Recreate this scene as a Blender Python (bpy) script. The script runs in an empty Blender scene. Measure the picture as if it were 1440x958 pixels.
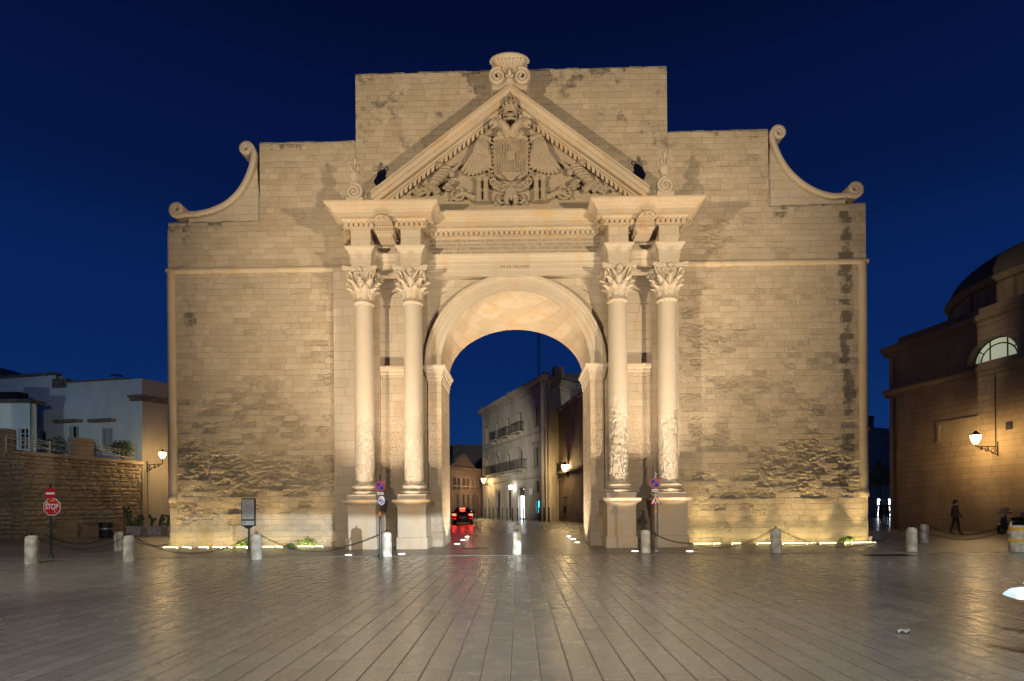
import bpy, bmesh, math, random
from mathutils import Vector, Matrix, noise
random.seed(7)
R = math.radians
PI = math.pi
sc = bpy.context.scene
COL = sc.collection
# ------------------------------------------------------------------ camera
F = 780.0                      # focal length in pixels of a 1440 wide frame
CAM = Vector((0.09, -22.5, 1.65))
HOR = 711.0
cam_d = bpy.data.cameras.new('camera')
cam = bpy.data.objects.new('camera', cam_d); COL.objects.link(cam)
cam_d.sensor_width = 36.0; cam_d.lens = 36.0 * F / 1440
cam_d.shift_y = (HOR - 479.0) / 1440
cam_d.clip_end = 3000
CROT = Matrix.Rotation(R(0.7), 3, 'Z') @ Matrix.Rotation(R(90), 3, 'X') @ Matrix.Rotation(R(-0.45), 3, 'Z')
cam.matrix_world = Matrix.Translation(CAM) @ CROT.to_4x4()
sc.camera = cam
def ray(u, v):
    return CROT @ Vector(((u - 720) / F, (HOR - v) / F, -1.0))
def P(u, v, Y):                # survey: a point of the photo on the plane y = Y
    d = ray(u, v); t = (Y - CAM.y) / d.y
    return CAM + d * t
def XZ(u, v, Y):
    p = P(u, v, Y); return (p.x, p.z)
def G(u, v, z=0.0):            # survey: a point of the photo on the ground
    d = ray(u, v); t = (z - CAM.z) / d.z
    return CAM + d * t
# ------------------------------------------------------------------ scene graph
WL = {}
def tag(o, label=None, cat=None, group=None, kind=None):
    if label: o['label'] = label
    if cat: o['category'] = cat
    if group: o['group'] = group
    if kind: o['kind'] = kind
    return o
def thing(name, label, cat, loc=(0, 0, 0), rz=0.0, group=None):
    o = bpy.data.objects.new(name, None); COL.objects.link(o)
    o.empty_display_size = .2
    o.location = loc; o.rotation_euler = (0, 0, rz)
    WL[o.name] = Vector(loc)
    return tag(o, label, cat, group)
def copy_tree(o, parent=None):
    c = o.copy(); COL.objects.link(c); c.parent = parent
    WL[c.name] = WL.get(o.name, Vector())
    for ch in list(o.children): copy_tree(ch, c)
    return c
class MB:
    def __init__(s): s.v = []; s.f = []; s.t = []; s.s = []; s.m = []; s.tone = .5; s.stain = 0.; s.mi = 0
    def face(s, pts):
        n = len(s.v); s.v += [Vector(p) for p in pts]; s._f(list(range(n, n + len(pts))))
    def _f(s, idx): s.f.append(idx); s.t.append(s.tone); s.s.append(s.stain); s.m.append(s.mi)
    def hexa(s, p):            # p: 4 bottom (ccw seen from above), 4 top
        n = len(s.v); s.v += [Vector(q) for q in p]
        for q in ((3, 2, 1, 0), (4, 5, 6, 7), (0, 1, 5, 4), (1, 2, 6, 5), (2, 3, 7, 6), (3, 0, 4, 7)): s._f([n + k for k in q])
    def box(s, x0, x1, y0, y1, z0, z1):
        s.hexa([(x0, y0, z0), (x1, y0, z0), (x1, y1, z0), (x0, y1, z0), (x0, y0, z1), (x1, y0, z1), (x1, y1, z1), (x0, y1, z1)])
    def bbox(s, x0, x1, y0, y1, z0, z1, b=.02):   # box with chamfered vertical and top edges
        def ring(i, z): return [(x0 + i, y0, z), (x1 - i, y0, z), (x1, y0 + i, z), (x1, y1 - i, z), (x1 - i, y1, z), (x0 + i, y1, z), (x0, y1 - i, z), (x0, y0 + i, z)]
        a = ring(b, z0); c = ring(b, z1 - b)
        d = [(min(max(p[0], x0 + b), x1 - b), min(max(p[1], y0 + b), y1 - b), z1) for p in c]
        s.loft([a, c, d], True, True)
    def loft(s, rings, c0=False, c1=False, closed=True):
        n0 = len(s.v); k = len(rings[0])
        for r in rings: s.v += [Vector(q) for q in r]
        for i in range(len(rings) - 1):
            for j in range(k if closed else k - 1):
                a = n0 + i * k + j; b = n0 + i * k + (j + 1) % k
                s._f([a, b, b + k, a + k])
        if c0: s._f([n0 + j for j in reversed(range(k))])
        if c1: s._f([n0 + (len(rings) - 1) * k + j for j in range(k)])
    def lathe(s, prof, cx=0, cy=0, seg=24, a0=0, fn=None):
        rings = []
        for r, z in prof:
            ring = []
            for j in range(seg):
                a = a0 + 2 * PI * j / seg; rr = fn(r, z, a) if fn else r
                ring.append((cx + rr * math.cos(a), cy + rr * math.sin(a), z))
            rings.append(ring)
        s.loft(rings, True, True)
    def tube(s, path, r, seg=8, cap=True, flat=1.0):
        path = [Vector(p) for p in path]; n = len(path); rings = []
        up = None
        for i, p in enumerate(path):
            d = (path[min(i + 1, n - 1)] - path[max(i - 1, 0)]).normalized()
            if up is None: up = Vector((0, 0, 1)) if abs(d.z) < .9 else Vector((0, 1, 0))
            x = d.cross(up).normalized(); up = x.cross(d).normalized()
            rr = r[i] if isinstance(r, (list, tuple)) else r
            rings.append([p + x * rr * math.cos(2 * PI * j / seg) + up * rr * flat * math.sin(2 * PI * j / seg) for j in range(seg)])
        s.loft(rings, cap, cap)
    def ball(s, c, r, seg=12, rings=8, nz=0, rot=None):
        if not isinstance(r, (tuple, list)): r = (r, r, r)
        c = Vector(c); rr = []
        for i in range(rings + 1):
            t = PI * i / rings; ring = []
            for j in range(seg):
                a = 2 * PI * j / seg
                d = Vector((math.sin(t) * math.cos(a) * r[0], math.sin(t) * math.sin(a) * r[1], -math.cos(t) * r[2]))
                if nz: d *= 1 + nz * noise.noise(d * 6 / max(r) * .5 + c)
                if rot: d = rot @ d
                ring.append(c + d)
            rr.append(ring)
        s.loft(rr)
    def prism(s, poly, y0, y1):     # poly in x,z, ccw seen from -y
        a = [(p[0], y0, p[1]) for p in poly]; b = [(p[0], y1, p[1]) for p in poly]
        s.loft([b, a], True, True)
    def sweep(s, path, prof, closed=False, caps=True):   # path in x,y (outside on the right of travel), prof (out, z)
        n = len(path); rings = []
        def nrm(a, b):
            d = Vector((b[0] - a[0], b[1] - a[1])).normalized(); return Vector((d.y, -d.x))
        for i, p in enumerate(path):
            if closed: n1 = nrm(path[i - 1], p); n2 = nrm(p, path[(i + 1) % n])
            else:
                n1 = nrm(path[i - 1], p) if i else nrm(p, path[1]); n2 = nrm(p, path[i + 1]) if i < n - 1 else n1
            m = n1 + n2; m = m / max(.3, m.dot(n1))
            rings.append([(p[0] + m.x * o, p[1] + m.y * o, z) for o, z in prof])
        if closed: rings.append(rings[0])
        s.loft(rings, caps and not closed, caps and not closed, closed=False)
    def grid(s, fn, nu, nv):
        s.loft([[fn(j / nu, i / nv) for j in range(nu + 1)] for i in range(nv + 1)], closed=False)
    def slab(s, fn, nu, nv, th):    # a sheet with thickness th along the vector th
        th = Vector(th)
        A = [[Vector(fn(j / nu, i / nv)) for j in range(nu + 1)] for i in range(nv + 1)]
        s.loft([r + [q + th for q in reversed(r)] for r in A], True, True)
    def build(s, name, mat, parent=None, local=False, smooth=False, attrs=False):
        me = bpy.data.meshes.new(name)
        off = Vector() if (local or parent is None) else WL.get(parent.name, Vector())
        me.from_pydata([v - off for v in s.v], [], s.f)
        for m in (mat if isinstance(mat, (list, tuple)) else [mat]): me.materials.append(m)
        if any(s.m): me.polygons.foreach_set('material_index', s.m)
        if attrs:
            for nm, arr in (('tone', s.t), ('stain', s.s)):
                a = me.attributes.new(nm, 'FLOAT', 'FACE'); a.data.foreach_set('value', arr)
        if smooth: me.polygons.foreach_set('use_smooth', [True] * len(s.f))
        me.update()
        bm = bmesh.new(); bm.from_mesh(me)
        bmesh.ops.recalc_face_normals(bm, faces=bm.faces) if not attrs else None
        bm.to_mesh(me); bm.free()
        if smooth is not True and smooth:
            me.set_sharp_from_angle(angle=R(smooth))
        o = bpy.data.objects.new(name, me); COL.objects.link(o)
        o.parent = parent; WL[o.name] = off.copy()
        return o
# ------------------------------------------------------------------ materials
class NB:
    def __init__(s, name):
        s.m = bpy.data.materials.new(name); s.m.use_nodes = True; s.nt = s.m.node_tree
        s.nt.nodes.clear()
        s.out = s.nt.nodes.new('ShaderNodeOutputMaterial'); s.b = s.nt.nodes.new('ShaderNodeBsdfPrincipled')
        s.nt.links.new(s.b.outputs[0], s.out.inputs['Surface'])
    def set(s, sock, val):
        if isinstance(val, bpy.types.NodeSocket): s.nt.links.new(val, sock)
        elif isinstance(val, (tuple, list)) and len(val) == 3 and sock.type == 'RGBA': sock.default_value = (*val, 1)
        else: sock.default_value = val
    def node(s, typ, ins=None, out=0, **kw):
        n = s.nt.nodes.new(typ)
        for k, v in kw.items(): setattr(n, k, v)
        for k, v in (ins or {}).items(): s.set(n.inputs[k], v)
        return n.outputs[out]
    def math(s, op, a, b=0., c=0., clamp=False): return s.node('ShaderNodeMath', {0: a, 1: b, 2: c}, operation=op, use_clamp=clamp)
    def add(s, a, b): return s.math('ADD', a, b)
    def mul(s, a, b): return s.math('MULTIPLY', a, b)
    def sub(s, a, b): return s.math('SUBTRACT', a, b)
    def pos(s): return s.node('ShaderNodeNewGeometry', out='Position')
    def obj(s): return s.node('ShaderNodeTexCoord', out='Object')
    def sep(s, v):
        n = s.nt.nodes.new('ShaderNodeSeparateXYZ'); s.set(n.inputs[0], v); return n.outputs[0], n.outputs[1], n.outputs[2]
    def vec(s, x, y, z=0.): return s.node('ShaderNodeCombineXYZ', {0: x, 1: y, 2: z})
    def scale(s, v, k): return s.node('ShaderNodeVectorMath', {0: v, 1: k}, operation='MULTIPLY')
    def noise(s, v, sc_, det=4., ro=.55, dist=0.): return s.node('ShaderNodeTexNoise', {'Vector': v, 'Scale': sc_, 'Detail': det, 'Roughness': ro, 'Distortion': dist})
    def voro(s, v, sc_, feature='F1'): return s.node('ShaderNodeTexVoronoi', {'Vector': v, 'Scale': sc_}, feature=feature)
    def white(s, v): return s.node('ShaderNodeTexWhiteNoise', {'Vector': v}, noise_dimensions='2D')
    def mix(s, f, a, b, bt='MIX'):
        n = s.nt.nodes.new('ShaderNodeMix'); n.data_type = 'RGBA'; n.blend_type = bt
        s.set(n.inputs[0], f); s.set(n.inputs[6], a); s.set(n.inputs[7], b); return n.outputs[2]
    def mr(s, v, a, b, c=0., d=1., smooth=True):
        return s.node('ShaderNodeMapRange', {0: v, 1: a, 2: b, 3: c, 4: d}, interpolation_type='SMOOTHSTEP' if smooth else 'LINEAR')
    def attr(s, nm): return s.node('ShaderNodeAttribute', out='Fac', attribute_name=nm)
    def bump(s, h, st=1., dist=.02): s.set(s.b.inputs['Normal'], s.node('ShaderNodeBump', {'Strength': st, 'Distance': dist, 'Height': h}))
    def base(s, c): s.set(s.b.inputs['Base Color'], c)
    def rough(s, v): s.set(s.b.inputs['Roughness'], v)
    def cells(s, a, b, w, L, jit=.6):
        """courses of width w along a, stones of about length L along b: (row, random per stone, joint distance)"""
        ra = s.math('DIVIDE', a, w); row = s.math('FLOOR', ra); fa = s.math('FRACT', ra)
        r1 = s.white(s.vec(row, 3.7)); r2 = s.white(s.vec(row, 11.3))
        Lr = s.math('MULTIPLY_ADD', r1, L * jit, L * (1 - jit / 2))
        yb = s.math('MULTIPLY_ADD', r2, 17.3, s.math('DIVIDE', b, Lr))
        idx = s.math('FLOOR', yb); fb = s.math('FRACT', yb)
        rnd = s.white(s.vec(row, idx))
        da = s.mul(s.math('MINIMUM', fa, s.sub(1., fa)), w)
        db = s.mul(s.math('MINIMUM', fb, s.sub(1., fb)), Lr)
        return rnd, da, db
def simple(name, col, rough=.6, metal=0., nz=0., nsc=8., bump=0., spec=.5, coat=0.):
    n = NB(name)
    if nz:
        f = n.noise(n.obj(), nsc, 5.)
        n.base(n.mix(n.mr(f, .3, .7), tuple(c * (1 - nz) for c in col), tuple(min(1, c * (1 + nz)) for c in col)))
        n.rough(n.mr(f, .2, .8, rough * .85, min(1, rough * 1.15)))
    else: n.base(col); n.rough(rough)
    if bump: n.bump(n.noise(n.obj(), nsc * 2.5, 6.), .6, bump)
    n.b.inputs['Metallic'].default_value = metal
    n.b.inputs['Specular IOR Level'].default_value = spec
    n.b.inputs['Coat Weight'].default_value = coat
    return n.m
def glow(name, col, strength):
    n = NB(name); n.base((.8, .8, .8)); n.set(n.b.inputs['Emission Color'], col); n.set(n.b.inputs['Emission Strength'], strength); return n.m
def stone_common(n, p, tone, stain, bumps):
    big = n.noise(p, .45, 4.); mid = n.noise(p, 2.3, 5.); fine = n.noise(p, 22., 6., .65)
    c = n.mix(tone, (.31, .235, .155), (.50, .405, .30))
    c = n.mix(n.mr(big, .38, .66, 0., .55), c, (.36, .30, .215))
    c = n.mix(n.mr(mid, .5, .8, 0., .5), c, (.40, .31, .19))
    c = n.mix(n.mr(fine, .35, .75, 0., .22), c, (.22, .18, .13))
    if stain is not None:
        k = n.mr(n.add(n.mul(stain, 1.0), n.mul(n.sub(n.noise(p, 3.2, 7., .75), .6), 2.2)), .12, .72)
        c = n.mix(n.mul(k, .8), c, n.mix(fine, (.035, .032, .026), (.09, .08, .06)))
    n.base(c); n.rough(.9); n.b.inputs['Specular IOR Level'].default_value = .25
    return fine, mid
def mat_blocks():
    n = NB('ashlar_blocks'); p = n.pos(); x, y, z = n.sep(p)
    zw = n.add(z, n.mul(n.sub(n.noise(n.vec(x, 0., z), .35, 2.), .5), .12))
    rnd, da, db = n.cells(zw, x, .235, .56, .8)
    er = n.attr('erosion')
    tone = n.mr(n.add(n.mul(rnd, .36), n.mul(n.noise(p, 1.1, 5.), .75)), .2, .92, .05, 1., False)
    st = n.mul(n.attr('stain'), n.mr(rnd, 0., 1., .55, 1.35, False))
    fine, mid = stone_common(n, p, tone, st, None)
    c = n.b.inputs['Base Color'].links[0].from_socket
    j = n.math('MINIMUM', n.mr(da, .001, .013), n.mr(db, .001, .011))
    jv = n.mr(n.noise(p, 1.7, 4.), .38, .62, .04, .5)
    c = n.mix(n.mul(n.sub(1., j), jv), c, (.12, .098, .068))
    lay = n.noise(n.scale(p, (6., 6., 15.)), 1., 6., .7)
    c = n.mix(n.mul(n.mr(er, .1, .6), n.mr(lay, .42, .62, .22, 0.)), c, (.22, .165, .1))  # brown in the low layers of eroded stone paints shade into the colour
    n.base(c)
    pits = n.mr(n.noise(p, 9., 5., .7, .4), .36, .58)
    h = n.add(n.add(n.mul(fine, .5), n.mul(n.noise(p, 7., 5.), .9)), n.add(n.mul(j, .5), n.mul(er, n.add(n.mul(lay, 2.2), n.mul(pits, 2.0)))))
    n.bump(h, .6, .035)
    return n.m
def mat_smooth(name, joints=None, pit=None, orange=.5, lich=0., tone=.72, pale=0., jk=.3, chip=False):
    n = NB(name); p = n.pos(); x, y, z = n.sep(p)
    if joints:
        rnd, da, db = n.cells(z, n.add(x, y), joints[0], joints[1])
        tone = n.mr(rnd, 0., 1., tone - .25, tone + .2, False)
    fine, mid = stone_common(n, p, tone, None, None)
    c = n.b.inputs['Base Color'].links[0].from_socket
    if pale: c = n.mix(pale, c, (.47, .415, .35))
    c = n.mix(n.mul(n.mr(n.noise(n.scale(p, (2.2, 2.2, .7)), .9, 5., .6), .5 - .12 * orange, .75 - .12 * orange), orange), c, (.42, .255, .115))
    if lich:
        up = n.sep(n.node('ShaderNodeNewGeometry', out='Normal'))[2]
        k = n.mul(n.mr(up, .5, .95), n.mr(n.noise(p, 4., 5., .7), .3, .6))
        c = n.mix(n.mul(k, lich), c, (.06, .055, .045))
    h = n.add(n.mul(fine, .4), n.mul(n.noise(p, 6., 5.), .8))
    if joints:
        j = n.math('MINIMUM', n.mr(da, .0, .016), n.mr(db, .0, .013))
        c = n.mix(n.sub(1., j), c, n.mix(jk, c, (.12, .1, .075)))
        h = n.add(h, n.mul(j, .5))
    if pit:
        k = n.mr(n.add(z, n.mul(n.sub(n.noise(p, 1.1, 3.), .5), 3.)), pit[0], pit[1], 1., 0.)
        hole = n.mul(n.mr(n.noise(p, 13., 4., .7, .6), .34, .56), 1.)
        h = n.add(h, n.mul(n.mul(hole, k), 2.6))
    if chip: h = n.add(h, n.mul(n.mr(n.noise(p, 15., 5., .75, .5), .35, .6), 1.6))
    n.base(c); n.bump(h, .6, .03)
    return n.m
M = {}
M['block'] = mat_blocks()
M['smooth'] = mat_smooth('carved_limestone', orange=.3, lich=.9, pale=.35)
M['cornice'] = mat_smooth('stained_limestone', orange=.5, lich=.95)
M['bed'] = mat_smooth('rust_stained_limestone', orange=.5, lich=.5)
M['bay'] = mat_smooth('dressed_ashlar', joints=(.36, .85), orange=.2, pale=.3)
M['bayrough'] = mat_smooth('weathered_ashlar', joints=(.31, .7), pit=(3.0, 6.2), orange=.3)
M['shaft'] = mat_smooth('column_limestone', pit=(3.0, 5.6), orange=.12, tone=.85, pale=.55)
M['vault'] = mat_smooth('vault_ashlar', joints=(.33, .8), orange=.5, tone=.8, jk=.16)
M['relief'] = mat_smooth('relief_limestone', orange=.25, tone=.6, chip=True)
M['letter'] = simple('incised_letter', (.17, .13, .085), .95)
M['iron'] = simple('dark_iron', (.02, .019, .018), .55, .6, .3, 20., .002)
M['pole'] = simple('galvanised_pole', (.25, .26, .27), .45, .8, .2, 14.)
M['darkpole'] = simple('black_painted_pole', (.02, .02, .022), .4, .1, .2, 14.)
M['red'] = simple('sign_red', (.45, .015, .015), .35, 0, .08, 9.)
M['white'] = simple('sign_white', (.75, .75, .73), .35, 0, .06, 9.)
M['blue'] = simple('sign_blue', (.015, .05, .36), .35, 0, .08, 9.)
M['yellow'] = simple('sign_yellow', (.7, .42, .03), .4, 0, .1, 9.)
M['orange_st'] = simple('sticker_orange', (.75, .2, .03), .5)
M['bollard'] = simple('bollard_limestone', (.46, .43, .36), .85, 0, .35, 5., .02)
M['glassdark'] = simple('dark_window_glass', (.015, .016, .018), .12, 0, .2, 2., spec=.6)
M['wood'] = simple('old_shutter_wood', (.10, .085, .07), .7, 0, .3, 12.)
M['shutblue'] = simple('pale_shutter', (.35, .42, .45), .7, 0, .15, 12.)
M['plant'] = simple('dark_leaf', (.05, .085, .03), .6, 0, .4, 9.)
M['weed'] = simple('weed_leaf', (.085, .15, .025), .55, 0, .3, 9.)
M['bark'] = simple('bark', (.09, .07, .05), .9, 0, .3, 14., .02)
UPW=2400.; INW=850.; FLW=24000.; PLW=8500.; STW=16000.; WSW=700.; HLW=44000.
# ------------------------------------------------------------------ the city gate
gate = thing('city_gate', 'floodlit monumental stone city gate with pediment, double columns and one tall archway', 'city gate')
NV = noise.noise
def fbm(x, z, s=1.0): return NV(Vector((x * s, z * s, 3.1))) + .5 * NV(Vector((x * s * 2.1, z * s * 2.1, 7.7)))
def gs(x, z, cx, cz, rx, rz): return math.exp(-((x - cx) / rx) ** 2 - ((z - cz) / rz) ** 2)
XO = 14.22          # outer half width of the wall
EROS = [(-12.3, 3.6, 1.8, 1.7, .75), (-13.3, 1.6, .8, .5, .6), (-11, 1.5, .7, .35, .55), (9.6, 1.5, 1., .45, .5), (13.4, 1.4, .6, .5, .5), (-9.5, 3.0, 2.4, .8, .95), (-11.5, 2.9, 3., .5, .9), (-10.5, 5.5, 3., 1.0, .4), (-7.6, 7.0, .8, 2.5, .5), (-8.2, 3.2, 1.2, .8, .6), (-13., 2.4, 1.2, .6, .6),
        (11.0, 3.1, 2.2, 1.1, 1.0), (13.2, 3.0, .9, 1.2, .7), (8.2, 12.3, .6, .6, 1.0), (8., 8.2, 1.6, 1.0, .8), (9.3, 6.4, 2., .9, .6), (7.2, 9.6, .8, .8, .6), (11.8, 4.9, 1.6, .6, .5), (7.8, 4.4, 1.2, .7, .5), (10.5, 7.2, 2.5, .5, .4),
        (8., 2.4, .9, 1., .55), (12.4, 2.0, 1.4, .35, .5)]
def eros(x, z):
    e = .03
    for cx, cz, rx, rz, a in EROS: e = max(e, a * gs(x, z, cx, cz, rx, rz))
    e += (.46 if z < 8 else .34) * fbm(x * .35, z * 1.3, .8) * (1 if z < 9.5 else .4)
    return e
def stainf(x, z):
    s = 0
    if 2.0 < z < 13.4: s = max(s, 1.25 * math.exp(-((x - 13.35 - .25 * NV(Vector((z * .6, 0, 0)))) / .3) ** 2) * (.55 + .6 * NV(Vector((x * .6, z * .9, 5.)))+ .25))
    s = max(s, .75 * gs(x, z, -13.3, 9.4, .35, 1.1)); s = max(s, .7 * gs(x, z, -13.4, 12.8, .22, .8)); s = max(s, .6 * gs(x, z, 13.3, 2.6, .5, .8))
    for zt, x0, x1 in ((19.3, -6.6, 6.6), (16.6, -10.8, -6.6), (16.75, 6.4, 10.6), (13.4, -14.3, -10.6), (13.6, 10.4, 14.3)):
        if x0 <= x <= x1: s = max(s, (.62 + .5 * fbm(x, z, .9)) * math.exp(-max(0, zt - z) / .45))
    if s > .05: s *= .45 + 1.0 * hsh(math.floor(z / .235), math.floor(x / .5 + hsh(math.floor(z / .235), 3) * 7))
    if abs(x) < 6.6 and z > 16: s = max(s, .3 + .4 * fbm(x, z, .7))
    if x > 6.6 and z > 13.6: s = max(s, .35 * fbm(x, z, .6) + .12)
    return min(1, max(0, s))
def hsh(a, b): return (math.sin(a * 127.1 + b * 311.7) * 43758.5453) % 1.0
def wallgrid(name, spans, Y, par):
    """stone facing as one height field: flat sound stones, layered hollows where the stone has weathered away"""
    V, Fc, E_, S_ = [], [], [], []
    for x0, x1, z0, top in spans:
        nx = max(2, int((x1 - x0) / .05)); nz = max(2, int((max(top(x0), top(x1)) - z0) / .034)); n0 = len(V)
        for j in range(nz + 1):
            for i in range(nx + 1):
                x = x0 + (x1 - x0) * i / nx; z = z0 + (top(x) - z0) * j / nz
                xw_ = x + .05 * NV(Vector((x * 3, z * 4, 8.))); zw_ = z + .035 * NV(Vector((x * 2.2, z * 3, 5.)))
                row = math.floor(zw_ / .235); q_ = xw_ / .52 + hsh(row, 3) * 7; c_ = math.floor(q_)
                e = eros((c_ + .5 - hsh(row, 3) * 7) * .52, (row + .5) * .235) * .7 + eros(x, z) * .3
                eb = min(1, max(0, e * 1.7 + (hsh(row, c_) - .74) * 1.5)) if e > .03 else 0
                sm = min(1, max(0, e * 1.2 - .15)); k = min(1, .3 * sm + .8 * eb)
                d = .004 * NV(Vector((x * .8, z * .8, 2)))
                if k > .02:
                    n1 = NV(Vector((x * 5, z * 9, 4.))); n2 = NV(Vector((x * 13, z * 21, 9.)))
                    d += k * (.014 + .042 * hsh(row + 5, c_) + .042 * max(-.4, n1) + .036 * n2)
                if hsh(row + 11, c_) > .965: d += .018
                V.append((x, Y + d, z)); E_.append(k); S_.append(stainf(x, z))
        for j in range(nz):
            for i in range(nx):
                q = n0 + j * (nx + 1) + i; Fc.append((q, q + 1, q + nx + 2, q + nx + 1))
    me = bpy.data.meshes.new(name); me.from_pydata(V, [], Fc); me.materials.append(M['block'])
    for nm, arr in (('erosion', E_), ('stain', S_)): me.attributes.new(nm, 'FLOAT', 'POINT').data.foreach_set('value', arr)
    me.polygons.foreach_set('use_smooth', [True] * len(Fc)); me.update()
    o = bpy.data.objects.new(name, me); COL.objects.link(o); o.parent = par; WL[o.name] = Vector(); return o
def ztop(pl, pr, Y=0.0):       # sloping wall head through two surveyed points
    a, b = P(*pl, Y), P(*pr, Y)
    return lambda x: a.z + (b.z - a.z) * (x - a.x) / (b.x - a.x)
XL = P(238, 500, 0).x; XR = P(1219, 500, 0).x
XSL = P(365, 210, 0).x; XSR = P(1080, 190, 0).x
XTL = P(500, 150, -.06).x; XTR = P(938, 150, -.06).x
tl, ts, tt = ztop((243, 315), (1219, 287)), ztop((365, 203), (1080, 183)), ztop((501, 106), (938, 94), -.06)
BAY0, BAY1 = P(470, 550, -.2).x, P(955, 550, -.2).x
ZS = 11.0
strz = ztop((240, 381.5), (1220, 367.5))
body = MB()
DY = 2.1
RF, ZC, RR = 2.97, 7.25, 2.2
# solid core behind the facing
body.box(XL + .02, -RF - .02, .16, DY, 0, 12.9); body.box(RF + .02, XR - .02, .16, DY, 0, 12.9)
body.box(-RF - .02, RF + .02, .3, DY - .3, 10.3, 12.9)
body.box(XSL + .02, XSR - .02, .16, DY, 12.9, 16.2); body.box(XTL + .02, XTR - .02, .1, DY, 16.2, 18.9)
body.hexa([(XL + .02, .16, 12.9), (XSL + .02, .16, 12.9), (XSL + .02, DY, 12.9), (XL + .02, DY, 12.9), (XL + .02, .16, tl(XL) - .02), (XSL + .02, .16, tl(XSL) - .02), (XSL + .02, DY, tl(XSL) - .02), (XL + .02, DY, tl(XL) - .02)])
body.hexa([(XSR - .02, .16, 12.9), (XR - .02, .16, 12.9), (XR - .02, DY, 12.9), (XSR - .02, DY, 12.9), (XSR - .02, .16, tl(XSR) - .02), (XR - .02, .16, tl(XR) - .02), (XR - .02, DY, tl(XR) - .02), (XSR - .02, DY, tl(XSR) - .02)])
body.hexa([(XSL + .02, .16, 16.2), (XSR - .02, .16, 16.2), (XSR - .02, DY, 16.2), (XSL + .02, DY, 16.2), (XSL + .02, .16, ts(XSL) - .02), (XSR - .02, .16, ts(XSR) - .02), (XSR - .02, DY, ts(XSR) - .02), (XSL + .02, DY, ts(XSL) - .02)])
body.hexa([(XTL + .02, .1, 18.9), (XTR - .02, .1, 18.9), (XTR - .02, DY, 18.9), (XTL + .02, DY, 18.9), (XTL + .02, .1, tt(XTL) - .02), (XTR - .02, .1, tt(XTR) - .02), (XTR - .02, DY, tt(XTR) - .02), (XTL + .02, DY, tt(XTL) - .02)])
body.build('core_wall', M['bayrough'], gate)
wallgrid('side_wall', [(XL, BAY0, .25, lambda x: strz(x) - .02)], 0, gate)
wallgrid('side_wall', [(BAY1, XR, .25, lambda x: strz(x) - .02)], 0, gate)
wallgrid('shoulder_wall', [(XL, XSL, strz(XL) + .08, tl), (XSL, XTL + .5, strz(XL) + .08, ts)], 0, gate)
wallgrid('shoulder_wall', [(XSR, XR, strz(XR) + .05, tl), (XTR - .5, XSR, strz(XR) + .05, ts)], 0, gate)
wallgrid('attic_wall', [(XTL, XTR, 12.4, tt)], -.06, gate)
for xx in (XTL, XTR):
    ae = MB(); ae.box(xx - .01 if xx > 0 else xx, xx if xx > 0 else xx + .01, -.055, .1, 12, tt(xx))
    ae.build('attic_edge', M['bay'], gate)
M['coping'] = simple('lichen_coping', (.16, .145, .11), .95, 0, .5, 3., .02)
# weathered tops and ends of the wall
for x0, x1, f, y in ((XL, XSL, tl, 0), (XSR, XR, tl, 0), (XSL, XTL, ts, 0), (XTR, XSR, ts, 0), (XTL, XTR, tt, -.06)):
    cap = MB(); n_ = max(2, int((x1 - x0) / .5)); rn = random.Random(int(x0 * 10))
    for i in range(n_):
        a, b = x0 + (x1 - x0) * i / n_, x0 + (x1 - x0) * (i + 1) / n_ - .012
        hh = rn.uniform(.03, .075); za, zb = f(a), f(b)
        cap.hexa([(a, y + .006, za - .03), (b, y + .006, zb - .03), (b, DY, zb - .03), (a, DY, za - .03), (a, y + .006, za + hh), (b, y + .006, zb + hh), (b, DY, zb + hh), (a, DY, za + hh)])
    cap.build('coping', M['coping'], gate)
# base course, corner shafts, string course
rn = random.Random(5)
for x0, x1 in ((XL - .12, BAY0), (BAY1, XR + .16)):
    x = x0; b = MB()
    while x < x1:
        xe = min(x1, x + rn.uniform(.6, 1.3)); o = rn.uniform(-.03, .03)
        b.bbox(x, xe - .006, -.012 + o * .5, .1, 0, .3 + rn.uniform(-.02, .0), .012); x = xe
    b.build('base_course', M['bayrough'], gate)
for sx, ux in ((-1, 241), (1, 1215)):
    c = MB(); x = P(ux, 540, -.05).x; zt = strz(x) - .05
    rg = []
    for i in range(40):
        z = 2.15 + (zt - 2.15) * i / 39; r = .17 + .012 * NV(Vector((x, 0, z * 3)))
        rg.append([(x + r * math.cos(a) , .02 + r * math.sin(a), z) for a in [2 * PI * k / 14 for k in range(14)]])
    c.loft(rg, True, True)
    c.lathe([(.14, 1.86), (.19, 1.92), (.2, 2.1), (.17, 2.18)], x, .02, 14)
    c.build('corner_shaft', M['cornice'], gate, smooth=50)
    q = MB(); q.box(x - .16 if sx < 0 else x - .02, x + .02 if sx < 0 else x + .16, .03, DY, .0, 13.0)
    q.build('end_wall', M['bayrough'], gate)
for x0, x1 in ((XL - .06, -6.1), (6.1, XR + .06)):
    s_ = MB(); rg = []
    for i in range(60):
        x = x0 + (x1 - x0) * i / 59; z = strz(x); r = .12 + .014 * NV(Vector((x * 2.2, 4, 1)))
        rg.append([(x, .02 - r * 1.05 * math.sin(a), z - r * math.cos(a)) for a in [PI * k / 8 for k in range(9)]] + [(x, .1, z + .13), (x, .1, z - .13)])
    s_.loft(rg, True, True); s_.build('string_course', M['cornice'], gate, smooth=45)
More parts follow.
